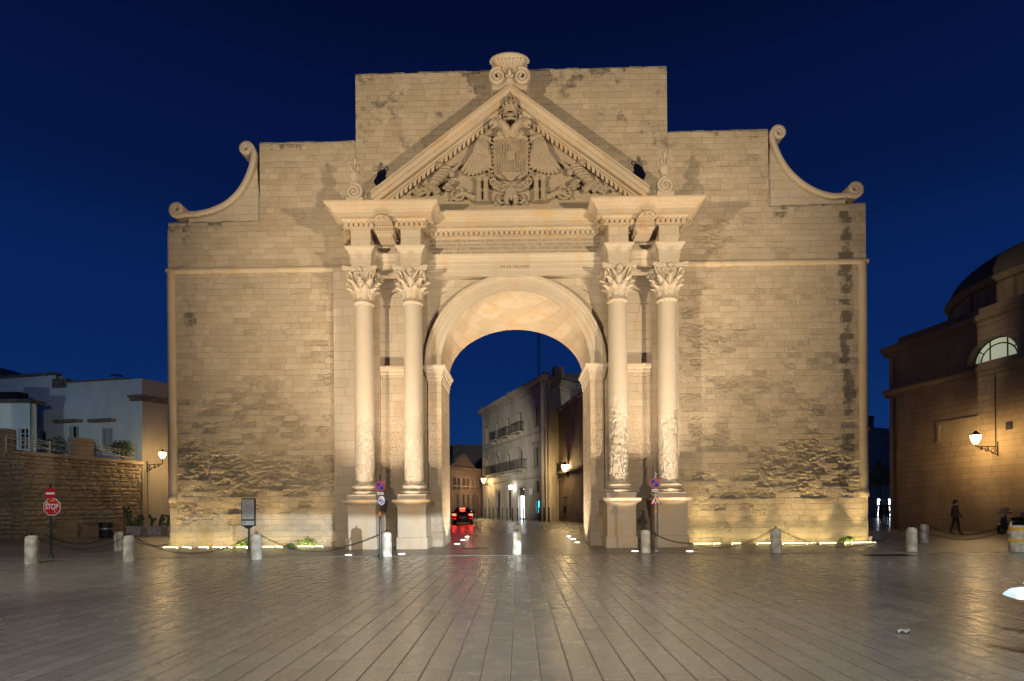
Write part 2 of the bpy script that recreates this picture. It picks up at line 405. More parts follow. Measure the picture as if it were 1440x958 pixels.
# central bay with the arch
YB = -.2; YP = -.38
bay = MB()
NA = 48
arc = [(-RF * math.cos(PI * i / NA), ZC + RF * math.sin(PI * i / NA)) for i in range(NA + 1)]
ZB = 11.24
pts = [(BAY0, 0), (-3.45, 0), (-3.45, ZC)]
bay.box(BAY0, -3.3, YB, .3, 0, ZB); bay.box(3.3, BAY1, YB, .3, 0, ZB)
RO = 3.4
arco = [(-RO * math.cos(PI * i / NA), ZC + RO * math.sin(PI * i / NA)) for i in range(NA + 1)]
for i in range(NA):
    (xa, za), (xb, zb) = arco[i], arco[i + 1]
    if xb <= -3.3 or xa >= 3.3: continue
    if xa < -3.3: za = za + (zb - za) * (-3.3 - xa) / (xb - xa); xa = -3.3
    if xb > 3.3: zb = za + (zb - za) * (3.3 - xa) / (xb - xa); xb = 3.3
    bay.face([(xa, YB, za), (xb, YB, zb), (xb, YB, ZB), (xa, YB, ZB)])
bay.build('central_bay', M['bay'], gate)
# weathered lower pilasters behind the columns
CO, CI = 5.865, 3.956
for sx in (-1, 1):
    pl = MB()
    for cx in (CO, CI):
        pl.box(sx * cx - .42, sx * cx + .42, YB - .13, YB + .05, 0, 10.75)
    pl.build('pilaster', M['bayrough'], gate)
    im = MB(); im.box(min(sx * (CI + .43), sx * (CO - .43)), max(sx * (CI + .43), sx * (CO - .43)), YB - .04, YB + .02, 0, 6.79)
    im.sweep([(min(sx * (CI + .44), sx * (CO - .44)), YB), (max(sx * (CI + .44), sx * (CO - .44)), YB)], [(0, 6.78), (.05, 6.82), (.05, 6.95), (.09, 6.98), (.1, 7.08), (.17, 7.14), (.2, 7.22), (.2, 7.27), (0, 7.27)])
    im.build('bay_impost', M['bayrough'], gate)
    pr = MB()
    x0, x1 = sorted((sx * RF, sx * 3.5))
    pr.box(x0, x1, YP, .4, .0, 6.8)
    pr.bbox(x0 - .035, x1 + .035, YP - .04, .45, 0, .62, .02)
    pr.build('arch_pier', M['bayrough'], gate)
    ip = MB()
    path = [(sx * 3.52, YB), (sx * 3.52, YP), (sx * RF, YP), (sx * RF, DY)]
    if sx > 0: path = path[::-1]
    ip.sweep(path, [(0, 6.66), (.03, 6.68), (.03, 6.8), (.06, 6.82), (.06, 6.97), (.1, 7.0), (.12, 7.1), (.18, 7.15), (.2, 7.2), (.2, 7.25), (0, 7.25)])
    ip.build('impost', M['smooth'], gate)
# archivolt rings
av = MB()
prof = [(0, 0.3), (0, YP + .05), (.015, YP + .03), (.2, YP + .03), (.21, YP), (.4, YP), (.42, YP - .035), (.5, YP - .06), (.53, YP - .12), (.64, YP - .12), (.66, YP - .04), (.68, YB)]
rg = []
for i in range(NA * 2 + 1):
    a = PI * i / (NA * 2); rg.append([(-(RF + o) * math.cos(a), y, ZC + (RF + o) * math.sin(a)) for o, y in prof])
av.loft(rg, closed=False); av.build('archivolt', M['smooth'], gate, smooth=35)
# vault and jambs: round in front, lower at the back
va = MB(); rg = []
for k in range(9):
    t = k / 8; y = YP + .03 + (DY - YP) * t; rz = RF + (RR - RF) * (t ** 1.15)
    rg.append([(-RF * math.cos(PI * i / NA) * 1.0, y, ZC + rz * math.sin(PI * i / NA)) for i in range(NA + 1)])
va.loft(rg, closed=False)
va.build('vault', M['vault'], gate, smooth=True)
rw = MB()    # rear face above the arch
for i in range(NA):
    a0, a1 = PI * i / NA, PI * (i + 1) / NA
    rw.face([(-RF * math.cos(a0), DY + .03, ZC + RR * math.sin(a0)), (-RF * math.cos(a1), DY + .03, ZC + RR * math.sin(a1)), (-RF * math.cos(a1), DY + .03, 12.9), (-RF * math.cos(a0), DY + .03, 12.9)])
rw.build('rear_wall', M['bay'], gate)
for sx in (-1, 1):
    jb = MB()
    x0, x1 = sorted((sx * RF, sx * (RF + .4)))
    jb.box(x0, x1, .38, DY + .05, 0, ZC - .02)
    jb.build('jamb', M['bayrough'], gate)
# ---------------------------------------------------------------- columns
YC = -1.03; RC = .385
ZSH0, ZSH1 = 2.5, 9.5
rnd = random.Random(3)
def shaft(mb, cx, amp, seed):
    def fn(r, z, a):
        k = min(1, max(0, (5.4 - z + 1.2 * NV(Vector((cx, a * .6, z * .7)))) / 1.3))
        d = .5 * abs(NV(Vector((math.cos(a) * 3.2 + seed, math.sin(a) * 3.2, z * 4.5)))) + .6 * abs(NV(Vector((math.cos(a) * 7 + seed, math.sin(a) * 7, z * 10))))
        return r - amp * k * d
    rings = []; n = 150
    for i in range(n + 1):
        t = i / n; z = ZSH0 + (ZSH1 - ZSH0) * t
        r = RC * (1 - .13 * max(0, t - .25) / .75)
        rings.append((r, z))
    mb.lathe([(RC + .05, ZSH0 - .001), (RC + .03, ZSH0 + .05)] + rings[2:], cx, YC, 56, fn=fn)
def leaf(mb, cx, cy, z0, ang, r0, h, w, curl, seed):
    ca, sa = math.cos(ang), math.sin(ang)
    def fn(u, v):
        uu = (u - .5) * 2
        wv = w * (.75 + .35 * math.sin(v * PI * .9)) * (1 - .55 * max(0, v - .7) / .3) * (1 + .14 * math.sin(v * 26 + seed))
        out = .03 + .06 * v + curl * max(0, v - .5) ** 2 * 4 + .035 * (1 - abs(uu)) - .05 * uu * uu
        z = z0 + h * (v - .5 * max(0, v - .82)) - .03 * abs(math.sin(u * 15.))
        r = r0 + out; t = uu * wv / 2
        return (cx + r * ca - t * sa, cy + r * sa + t * ca, z)
    mb.slab(fn, 6, 8, (-.05 * ca, -.05 * sa, -.01))
def volute(mb, c, d, r, th, turns=1.6, rot=0, flip=1, seg=26):
    """spiral ribbon round c in the vertical plane spanned by direction d (x,y) and z"""
    dv = Vector((d[0], d[1], 0)); pv = Vector((-d[1], d[0], 0)) * th; pts = []
    for i in range(seg + 1):
        t = i / seg; a = rot + flip * t * turns * 2 * PI; rr = r * (1 - .8 * t)
        pts.append(Vector(c) + dv * rr * math.cos(a) + Vector((0, 0, 1)) * rr * math.sin(a))
    mb.tube(pts, [r * .2 * (1 - .45 * i / seg) for i in range(seg + 1)], 6)
def capital(mb, cx, kind, seed):
    z0 = 9.62
    mb.lathe([(.33, z0), (.34, z0 + .3), (.36, z0 + .6), (.46, z0 + .92), (.47, z0 + .98)], cx, YC, 24)
    for k in range(8):
        leaf(mb, cx, YC, z0 + .0, 2 * PI * k / 8 + PI / 8, .33, .46, .3, .2, k + seed)
        leaf(mb, cx, YC, z0 + .18, 2 * PI * k / 8, .34, .56, .28, .24, k * 2 + seed)
    for k in range(4):
        a = PI / 4 + k * PI / 2; d = (math.cos(a), math.sin(a))
        c = (cx + d[0] * .6, YC + d[1] * .6, z0 + .84)
        volute(mb, c, d, .14, .05, 1.5, PI * .6, -1)
        mb.tube([(cx + d[0] * q, YC + d[1] * q, z) for q, z in ((.36, z0 + .45), (.4, z0 + .66), (.5, z0 + .86), (.62, z0 + .98))], [.04, .05, .055, .06], 7)
        # horn of the abacus
        a2 = a; e = (-d[1], d[0])
        p = lambda q, s_, z: (cx + d[0] * q + e[0] * s_, YC + d[1] * q + e[1] * s_, z)
        mb.hexa([p(.42, -.2, z0 + .98), p(.86, -.05, z0 + 1.0), p(.86, .05, z0 + 1.0), p(.42, .2, z0 + .98), p(.42, -.2, z0 + 1.11), p(.9, -.06, z0 + 1.11), p(.9, .06, z0 + 1.11), p(.42, .2, z0 + 1.11)])
        b_ = k * PI / 2; f = (math.cos(b_), math.sin(b_))
        if kind == 0:
            for s_ in (-1, 1): volute(mb, (cx + f[0] * .5 - f[1] * .14 * s_, YC + f[1] * .5 + f[0] * .14 * s_, z0 + .8), (-f[1], f[0]), .1, .03, 1.4, PI / 2, s_)
            mb.ball((cx + f[0] * .54, YC + f[1] * .54, z0 + 1.04), (.1, .1, .1), 10, 6, .4)
            mb.ball((cx + f[0] * .5, YC + f[1] * .5, z0 + .62), (.08, .08, .1), 9, 6, .4)
        else:
            for s_ in (-1, 1): mb.tube([(cx + f[0] * .48 + -f[1] * s_ * q, YC + f[1] * .48 + f[0] * s_ * q, z0 + zz) for q, zz in ((.03, .62), (.1, .72), (.2, .86), (.3, .99))], [.05, .06, .05, .04], 7)
            mb.ball((cx + f[0] * .55, YC + f[1] * .55, z0 + 1.0), (.11, .08, .12), 10, 6, .3)
    mb.lathe([(.46, z0 + .98), (.5, z0 + 1.0), (.52, z0 + 1.11)], cx, YC, 24)
for i, (cx, amp) in enumerate(((-CO, .1), (-CI, .05), (CI, .2), (CO, .11))):
    co = MB(); shaft(co, cx, amp, i * 7.3)
    co.tone = .9
    col = co.build('column', M['shaft'], gate, smooth=60)
    cb = MB()
    cb.lathe([(.52, 2.12), (.56, 2.15), (.57, 2.21), (.52, 2.27), (.46, 2.29), (.45, 2.34), (.49, 2.37), (.5, 2.42), (.47, 2.47), (.44, 2.49), (.43, 2.52)], cx, YC, 36, fn=lambda r, z, a: r + .02 * NV(Vector((math.cos(a) * 3 + cx, math.sin(a) * 3, z * 9))))
    cb.bbox(cx - .56, cx + .56, YC - .56, YC + .56, 1.9, 2.12, .02)
    cb.build('column_base', M['smooth'], col, smooth=40)
    ct = MB(); capital(ct, cx, (0, 1, 1, 0)[i], i); ct.build('capital', M['smooth'], col, smooth=40)
    ar = MB(); ar.lathe([(.335, 9.4), (.37, 9.42), (.4, 9.46), (.4, 9.5), (.365, 9.53), (.34, 9.56), (.335, 9.64)], cx, YC, 36); ar.build('neck_ring', M['smooth'], col, smooth=50)
    pd = MB(); hw = .54; y0, y1 = -1.6, YB - .1
    pd.bbox(cx - hw, cx + hw, y0, y1, 0.3, 1.72, .012); pd.bbox(cx - hw - .05, cx + hw + .05, y0 - .05, y1, 0, .48, .025)
    pd.sweep([(cx - hw, y1), (cx - hw, y0), (cx + hw, y0), (cx + hw, y1)], [(0, 1.62), (.02, 1.66), (.03, 1.7), (.1, 1.76), (.16, 1.8), (.17, 1.86), (.17, 1.9), (-.4, 1.9)])
    pd.build('pedestal', mat_smooth('pedestal_limestone', orange=.6, lich=.3, tone=.7) if i == 0 else bpy.data.materials['pedestal_limestone'], gate)
# ---------------------------------------------------------------- entablature
YF, YFC = -1.4, -.6
def ent_path(recess=True, o=0.0, inn=0.0):
    a, b_, c, d = CO + .375, CO - .375, CI + .375, CI - .375
    L = [(-a, YB), (-a, YF), (-b_, YF), (-b_, -.75), (-c, -.75), (-c, YF), (-d, YF), (-d, YFC)] if recess else [(-a, YB), (-a, YF), (-d, YF), (-d, YFC)]
    return L + [(-x, y) for x, y in reversed(L)]
e = MB()
e.sweep(ent_path(), [(-.3, 10.73), (0, 10.73), (0, 10.93), (.025, 10.95), (.025, 11.14), (.05, 11.16), (.05, 11.28), (.09, 11.31), (.12, 11.4), (.17, 11.44), (.19, 11.5), (.19, 11.53), (-.3, 11.53)])
for cx in (-CO, -CI, CI, CO): e.box(cx - .36, cx + .36, YF + .01, YB, 10.74, 11.5)
ent = e.build('architrave', M['smooth'], gate)
fr = MB(); fr.sweep(ent_path(), [(-.35, 11.5), (0, 11.5), (0, 12.22), (-.35, 12.22)])
for cx in (-CO, -CI, CI, CO): fr.box(cx - .36, cx + .36, YF + .01, YB, 11.5, 12.22)
fr.box(-3.5, 3.5, YFC + .2, YB, 10.75, 12.25)
frieze = fr.build('frieze', M['bay'], gate)
co = MB()
co.sweep(ent_path(), [(-.3, 12.2), (.02, 12.2), (.05, 12.23), (.16, 12.23), (.16, 12.38), (.2, 12.4), (.27, 12.46), (.3, 12.5), (-.3, 12.5)])
bed = co; co = MB()
co.sweep(ent_path(False), [(-.6, 12.48), (.46, 12.48), (.47, 12.46), (.5, 12.46), (.5, 12.62), (.53, 12.64), (.56, 12.66), (.57, 12.7), (.62, 12.76), (.7, 12.8), (.76, 12.84), (.78, 12.88), (.78, 12.93), (-.6, 12.95)])
for s_ in (-1, 1): co.box(min(s_ * 3.3, s_ * 6.3), max(s_ * 3.3, s_ * 6.3), YF + .25, YB, 12.45, 12.94)
co.box(-3.6, 3.6, YFC + .3, YB, 12.2, 12.94)
cornice = co.build('cornice', M['cornice'], gate); bed.build('bed_moulding', M['bed'], cornice)
dn = MB(); pth = ent_path()
for i in range(len(pth) - 1):
    (xa, ya), (xb, yb) = pth[i], pth[i + 1]; L = math.hypot(xb - xa, yb - ya)
    dx, dy = (xb - xa) / L, (yb - ya) / L; nx, ny = dy, -dx
    def conv(j):       # +1 outside corner, -1 inside corner, 0 end
        if j <= 0 or j >= len(pth) - 1: return 0
        a, b2, c = pth[j - 1], pth[j], pth[j + 1]
        return 1 if (b2[0] - a[0]) * (c[1] - b2[1]) - (b2[1] - a[1]) * (c[0] - b2[0]) > 0 else -1
    s0 = -.2 * conv(i) if conv(i) > 0 else .22; s1 = L + .2 * conv(i + 1) if conv(i + 1) > 0 else L - .22
    if s1 - s0 < .2: continue
    n_ = max(1, round((s1 - s0) / .2))
    for k in range(n_):
        s_ = s0 + (s1 - s0) * (k + .5) / n_; w_ = .058
        o0, o1 = .1, .235
        q = lambda s2, o: (xa + dx * s2 + nx * o, ya + dy * s2 + ny * o)
        a, b2, c, d = q(s_ - w_, o1), q(s_ + w_, o1), q(s_ + w_, o0), q(s_ - w_, o0)
        dn.hexa([(*a, 12.245), (*b2, 12.245), (*c, 12.245), (*d, 12.245), (*a, 12.375), (*b2, 12.375), (*c, 12.375), (*d, 12.375)])
dn.sweep(pth, [(.08, 12.24), (.125, 12.24), (.125, 12.37), (.08, 12.37)]); dn.build('dentil_border', M['bed'], cornice)
for s_ in (-1, 1):          # carved bracket between the paired blocks
    cb = MB(); cx = s_ * (CO + CI) / 2
    cb.bbox(cx - .36, cx + .36, -1.62, -.75, 12.0, 12.27, .02); cb.bbox(cx - .3, cx + .3, -1.52, -.75, 11.88, 12.02, .02)
    cb.bbox(cx - .33, cx + .33, -1.95, -.75, 12.27, 12.46, .03)
    for k in range(7): cb.bbox(cx - .33 + k * .1, cx - .27 + k * .1, -1.66, -1.6, 12.05, 12.18, .008)
    for k in (-1, 1):
        volute(cb, (cx + k * .16, -1.97, 12.4), (1, 0), .13, .05, 1.4, PI / 2, k)
        cb.tube([(cx + k * .3, -1.95, 12.28), (cx + k * .2, -2., 12.36), (cx + k * .05, -2.0, 12.45)], [.03, .05, .03], 7)
    cb.ball((cx, -1.98, 12.42), (.08, .08, .1), 10, 6, .3)
    cb.build('carved_bracket', M['bed'], gate, smooth=40)
def text_mesh(body_, size, loc, mat, name, parent, rot=(R(90), 0, 0), width=None, ext=.004, wid=None, off=0.0, local=False, rz=0.0):
    cu = bpy.data.curves.new(name, 'FONT'); cu.body = body_; cu.size = size; cu.align_x = 'CENTER'; cu.align_y = 'CENTER'; cu.extrude = ext; cu.offset = off
    o = bpy.data.objects.new(name, cu); COL.objects.link(o)
    bpy.context.view_layer.update()
    me = bpy.data.meshes.new_from_object(o.evaluated_get(bpy.context.evaluated_depsgraph_get()))
    COL.objects.unlink(o); bpy.data.objects.remove(o)
    xs = [v.co.x for v in me.vertices]; k = width / (max(xs) - min(xs)) if width else 1
    mx = Matrix.Translation(Vector(loc) - (Vector() if local else WL.get(parent.name, Vector()))) @ Matrix.Rotation(rz, 4, 'Z') @ Matrix.Rotation(rot[0], 4, 'X') @ Matrix.Diagonal((k, 1, 1, 1))
    me.transform(mx); me.materials.append(mat)
    r_ = bpy.data.objects.new(name, me); COL.objects.link(r_); r_.parent = parent; WL[r_.name] = WL.get(parent.name, Vector())
    return r_
LINES = ['IMP CAES CAROLO V INVICTISS TRIVMPHATORI SEMPER AVG FERNANDO INDICO GERMANICO GALLICO TVRCICO AFRICANO CHRISTIANORVM',
         'REBELLIVM DOMITORI TVRCARVM PAVORI ET FVGATORI CVI REIP CHRISTIANAE TOTO ORBE TERRARVM REDINTEGRATORI CONSERVATORI',
         'AMPLIFICATORI VICTORI FATO FERDINANDO LOFFREDO TVRCIS AC CAETERIS CAROLI HOSTIBVS ORIENTALIBVS OMNIBVS FORMIDABILI',
         'HVNC FORNICEM POSVIT PRAEFECTO POPVLVS LVPIENSIS DEVOTVS NVMINI MAIESTATIQVE EIVS DEDICAVIT']
for i, t in enumerate(LINES):
    text_mesh(t, .15, (0, YFC - .004, 12.105 - i * .155), M['letter'], 'lettering', frieze, width=6.75 if i < 3 else 6.5, ext=.003)
text_mesh('M D XLVIII', .16, (0, YFC - .03, 11.06), M['letter'], 'lettering', frieze, width=1.1, ext=.003)
# ---------------------------------------------------------------- pediment
YT = -.62; YR = -1.22
ap = P(717, 118, YR); le = P(518, 276, YR); ri = P(926, 266, YR)
slope = (ap.z - (le.z + ri.z) / 2) / ((ri.x - le.x) / 2)
zap = ap.z; xap = ap.x; hb = (zap - 12.93) / slope
prof = [(0, -.02), (0.02, YR), (-.07, YR), (-.08, YR + .05), (-.17, YR + .1), (-.24, YR + .12), (-.25, YR + .17), (-.43, YR + .18), (-.44, YR + .36), (-.5, YR + .37), (-.52, YR + .44), (-.57, YR + .46), (-.58, YR + .53), (-.8, YR + .54), (-.82, YT), (-.82, -.1), (-.3, -.05)]
rk = MB(); rings = []
for x in (-hb - .1, 0, hb + .1):
    rings.append([(xap + x, y, zap - abs(x) * slope + dv) for dv, y in prof])
rk.loft(rings, True, True); raking = rk.build('raking_cornice', M['cornice'], gate)
dn = MB(); L = hb / math.cos(math.atan(slope)); n_ = int(L / .22)
th = math.atan(slope)
for sx in (-1, 1):
    for k in range(1, n_ - 5):
        s_ = hb * k / n_ + .05; a, b_ = s_ - .052, s_ + .052
        zz = lambda x: zap - x * slope
        p = [(a, -.79), (b_, -.79), (b_, -.6), (a, -.6)]
        q = [(xap + sx * x, zz(x) + dv) for x, dv in p]
        if sx < 0: q = [q[1], q[0], q[3], q[2]]
        dn.prism(q, YR + .4, YT + .02)
dn.loft([[(xap + x, y, zap - abs(x) * slope + dv) for dv, y in ((-.66, YT - .02), (-.66, YT - .07), (-.78, YT - .07), (-.78, YT - .02))] for x in (-hb + .3, 0, hb - .3)], True, True)
dn.build('dentil_border', M['cornice'], raking)
ty = MB(); ty.face([(xap - hb, YT, 12.9), (xap + hb, YT, 12.9), (xap, YT, zap - .4)]); tym = ty.build('tympanum', M['relief'], gate)
# relief on the tympanum, surveyed on its own plane
def T(u, v, o=0): # u,v pixels of the 5.9875x crop at (640,140)
    return P(640 + u / 5.9875, 140 + v / 5.9875, YT - o)
def mir(p): return Vector((2 * T(469, 500).x - p.x, p.y, p.z))
sh = MB()
poly = [T(u, v) for u, v in ((330, 350), (325, 450), (328, 560), (335, 640), (355, 675), (400, 693), (440, 698), (469, 712), (498, 698), (540, 690), (590, 675), (607, 640), (612, 560), (614, 450), (611, 350), (560, 352), (520, 348), (469, 335), (420, 348), (380, 352))]
sh.prism([(p.x, p.z) for p in poly][::-1], YT - .2, YT + .02)
rs = random.Random(9)
pa, pb = T(338, 365), T(600, 640)   # carved quarterings as small raised charges
for i in range(12):
    for j in range(14):
        x0 = pa.x + (pb.x - pa.x) * i / 12; z0 = pb.z + (pa.z - pb.z) * j / 14; w_ = (pb.x - pa.x) / 12; h_ = (pa.z - pb.z) / 14
        if 5 <= i <= 6 and 6 <= j <= 7: continue
        m_ = ((i // 3) + (j // 4)) % 3
        if m_ == 0: sh.box(x0 + w_ * .15, x0 + w_ * .6, YT - .24, YT - .19, z0 + h_ * .05, z0 + h_ * .98)
        elif m_ == 1: sh.ball((x0 + w_ * .5, YT - .2, z0 + h_ * .5), (w_ * .38, .05, h_ * .36), 7, 5, .5)
        else: sh.hexa([(x0 + w_ * .1, YT - .235, z0), (x0 + w_ * .5, YT - .235, z0), (x0 + w_ * .5, YT - .19, z0), (x0 + w_ * .1, YT - .19, z0), (x0 + w_ * .5, YT - .235, z0 + h_), (x0 + w_ * .9, YT - .235, z0 + h_), (x0 + w_ * .9, YT - .19, z0 + h_), (x0 + w_ * .5, YT - .19, z0 + h_)])
c0 = T(469, 505); sh.box(c0.x - .17, c0.x + .17, YT - .245, YT - .18, c0.z - .17, c0.z + .17)
sh.build('shield', M['relief'], tym)
cr = MB()
for s_ in (0, 1):
    f_ = mir if s_ else (lambda p: p)
    cr.tube([f_(T(u, v, .22)) for u, v in ((322, 345), (350, 326), (410, 316), (469, 314))], [.08, .09, .09, .09], 8)
    for u, v in ((380, 288), (552, 285)):
        if s_ == 0:
            for du, dv in ((-14, 0), (14, 0), (0, -15), (0, 10)): cr.ball(T(u + du, v + dv, .3), .075, 8, 6)
for du, dv in ((-14, 0), (14, 0), (0, -15), (0, 10)): cr.ball(T(468 + du, 280 + dv, .34), .08, 8, 6)
# imperial crown above the heads
c = T(465, 172); yk = YT - .5; rk_ = .235
for k in range(28):
    a, b2 = 2 * PI * k / 28, 2 * PI * (k + 1) / 28
    f4 = lambda r, an, z: (c.x + r * math.cos(an), yk + r * .8 * math.sin(an), z)
    cr.hexa([f4(rk_, a, c.z - .1), f4(rk_, b2, c.z - .1), f4(rk_ - .06, b2, c.z - .1), f4(rk_ - .06, a, c.z - .1), f4(rk_ + .03, a, c.z + .12), f4(rk_ + .03, b2, c.z + .12), f4(rk_ - .05, b2, c.z + .12), f4(rk_ - .05, a, c.z + .12)])
for k in range(8):
    a = 2 * PI * k / 8 + .2; cr.ball((c.x + (rk_ + .02) * math.cos(a), yk + rk_ * .8 * math.sin(a), c.z + .2), (.06, .05, .1), 8, 6)
    cr.tube([(c.x + rk_ * q * math.cos(a), yk + rk_ * q * .8 * math.sin(a), c.z + zq) for q, zq in ((1, .12), (1.02, .3), (.75, .44), (.2, .5))], .035, 6)
cr.ball((c.x, yk, c.z + .56), .06, 8, 6); cr.box(c.x - .015, c.x + .015, yk - .015, yk + .015, c.z + .6, c.z + .75)
cr.build('crown', M['relief'], tym, smooth=45)
eg = MB()
ends = [(60, 600), (80, 628), (112, 640), (145, 640), (176, 633), (206, 625), (236, 612), (264, 600), (288, 585)]
starts = [(205, 335), (212, 345), (220, 352), (229, 358), (238, 362), (247, 364), (256, 364), (264, 364), (274, 364)]
for s_ in (0, 1):
    f_ = mir if s_ else (lambda p: p)
    for k, (e_, st) in enumerate(zip(ends, starts)):
        pts = []
        for i in range(9):
            t = i / 8; u = st[0] + (e_[0] - st[0]) * (t ** 1.25) + 8 * math.sin(t * PI); v = st[1] + (e_[1] - st[1]) * t
            pts.append(f_(T(u, v, .15 + .12 * math.sin(t * PI))))
        eg.tube(pts, [.06, .07, .075, .085, .09, .095, .1, .095, .05], 7)
    for k in range(7):       # short coverts
        u0, v0 = 205 + k * 10, 325 + k * 4; u1, v1 = 160 + k * 18, 440 + k * 5
        eg.tube([f_(T(u0, v0, .25)), f_(T((u0 + u1) / 2, (v0 + v1) / 2, .33)), f_(T(u1, v1, .28)), f_(T(u1 - 3, v1 + 14, .22))], [.06, .085, .08, .03], 7)
    eg.tube([f_(T(u, v, .2)) for u, v in ((305, 345), (270, 335), (238, 322), (212, 322), (198, 340))], [.1, .13, .13, .11, .06], 8)
    # neck, head and beak
    eg.tube([f_(T(u, v, o)) for u, v, o in ((450, 312, .25), (442, 275, .34), (424, 240, .44), (400, 214, .5), (372, 196, .52))], [.2, .19, .175, .165, .17], 10)
    eg.ball(f_(T(350, 190, .52)), (.21, .15, .16), 12, 8)
    eg.tube([f_(T(u, v, .53)) for u, v in ((338, 184), (314, 190), (298, 200), (289, 216))], [.13, .105, .07, .015], 8)
    eg.tube([f_(T(u, v, .5)) for u, v in ((348, 212), (328, 228), (308, 240), (298, 243))], [.08, .055, .035, .012], 7)
    eg.ball(f_(T(345, 183, .68)), .045, 8, 6); eg.tube([f_(T(360, 172, .64)), f_(T(345, 172, .68)), f_(T(328, 180, .66))], [.02, .035, .02], 6)
    for k in range(8):
        for q in (0, 1): eg.tube([f_(T(376 + k * 9 + q * 10, 204 + k * 11 - q * 10, .62 - k * .025)), f_(T(382 + k * 8 + q * 10, 224 + k * 10 - q * 8, .63 - k * .025))], [.055, .02], 6)
    # claws over the shield foot
    for k in range(4): eg.tube([f_(T(330 + k * 16, 640 + k * 9, .22)), f_(T(342 + k * 16, 625 + k * 8, .34)), f_(T(362 + k * 14, 640 + k * 10, .35)), f_(T(374 + k * 12, 662 + k * 7, .26))], [.04, .055, .045, .02], 6)
    # tail curls
    for c_, r_, fl in (((400, 840), .2, 1), ((360, 868), .13, -1), ((425, 790), .14, -1)):
        p = f_(T(*c_, .16)); volute(eg, p, (1, 0), r_, .05, 1.4, PI / 2, fl * (-1 if s_ else 1))
    eg.tube([f_(T(u, v, .2)) for u, v in ((462, 745), (445, 790), (430, 840), (432, 885))], [.1, .12, .12, .06], 8)
eg.ball(T(469, 790, .15), (.14, .12, .3), 10, 8, .2)
eg.build('two_headed_eagle', M['relief'], tym, smooth=50)
ch = MB()                   # collar of links round the shield
def ring(p, r): ch.tube([Vector((p.x + r * math.cos(a), p.y, p.z + r * math.sin(a))) for a in [2 * PI * k / 10 for k in range(11)]], r * .35, 6)
for s_ in (0, 1):
    f_ = mir if s_ else (lambda p: p)
    for k in range(9): ring(f_(T(304 + (k % 2) * 8, 385 + k * 34, .17)), .1); ch.ball(f_(T(310, 402 + k * 34, .2)), .06, 7, 5)
    for k, (u, v) in enumerate(((322, 695), (345, 715), (372, 732), (402, 742), (432, 742), (455, 728))): ring(f_(T(u, v, .25)), .12); ch.ball(f_(T(u + 10, v + 6, .3)), .05, 7, 5)
ch.build('collar_chain', M['relief'], tym, smooth=50)
for s_ in (0, 1):
    f_ = mir if s_ else (lambda p: p)
    pl = MB()
    for u in (203, 262):
        p = f_(T(u, 885)); q = f_(T(u, 685)); x = p.x; yy = YT - .16
        pl.lathe([(.15, p.z - .02), (.15, p.z + .07), (.11, p.z + .1), (.105, (p.z + q.z) / 2 - .06), (.13, (p.z + q.z) / 2 - .04), (.13, (p.z + q.z) / 2 + .04), (.1, (p.z + q.z) / 2 + .06), (.095, q.z - .12), (.15, q.z - .06), (.15, q.z)], x, yy, 14)
    pl.build('relief_pillars' if False else 'relief_pillar', M['relief'], tym, smooth=40)
    cn = MB(); c = f_(T(25, 797, .16)); 
    cn.tube([Vector((c.x + .24 * math.cos(a), c.y, c.z + .24 * math.sin(a))) for a in [2 * PI * k / 20 for k in range(21)]], .045, 7)
    cn.ball(c, (.09, .09, .09), 10, 6)
    for k in range(8): cn.tube([c, (c.x + .23 * math.cos(k * PI / 4), c.y, c.z + .23 * math.sin(k * PI / 4))], .025, 5)
    cn.tube([f_(T(u, v, .14)) for u, v in ((-40, 850), (0, 822), (60, 790), (100, 800), (140, 825), (175, 832))], [.03, .05, .1, .11, .12, .13], 9)
    cn.ball(f_(T(182, 830, .14)), .1, 8, 6)
    cn.build('relief_cannon', M['relief'], tym, smooth=45)
    tr = MB(); rt = random.Random(4)
    B = lambda u, v, o=.15: f_(P(560 + u / 4.5, 110 + v / 4.5, YT - o))
    rot = Matrix.Rotation(R(38 if s_ == 0 else -38), 3, 'Y')
    cb_ = B(262, 630, .2)
    for k in range(6): tr.ball(cb_ + rot @ Vector((0, -.02 * k, .42 - k * .15)), (.24 + .05 * math.sin(k * .7), .2, .11), 14, 6, .15)
    for k in range(7): q = rot @ Vector((-.3 + k * .1, -.05, -.5)); tr.ball(cb_ + q, (.07, .09, .16), 8, 6, .2, rot)
    for sg in (-1, 1): tr.ball(cb_ + rot @ Vector((sg * .3, 0, .4)), (.13, .12, .13), 10, 7, .25)
    hq = B(318, 690, .22); tr.ball(hq, (.17, .18, .17), 12, 8, .15); tr.tube([hq + Vector((-.2, -.05, -.08)), hq + Vector((0, -.2, -.1)), hq + Vector((.2, -.05, -.08))], [.04, .05, .04], 6); tr.ball(hq + Vector((.12, 0, .16)), (.16, .07, .1), 8, 6, .4)
    for a, b2 in (((330, 590), (400, 535)), ((300, 560), (340, 600)), ((110, 690), (160, 740)), ((180, 740), (230, 690)), ((120, 745), (240, 690)), ((340, 600), (375, 560)), ((200, 720), (150, 690)), ((60, 735), (110, 700))):
        tr.tube([B(*a, .2), B(*b2, .2)], [.055, .03], 7)
    for k in range(16):
        u = 110 + k * 15 + rt.uniform(-6, 6); v = 735 - k * 9 + rt.uniform(-14, 16) 
        if v > 770 - 0: continue
        tr.ball(B(u, max(v, 600), .14), (rt.uniform(.06, .13), .12, rt.uniform(.06, .13)), 8, 6, .5)
    tr.build('relief_armour', M['relief'], tym, smooth=45)
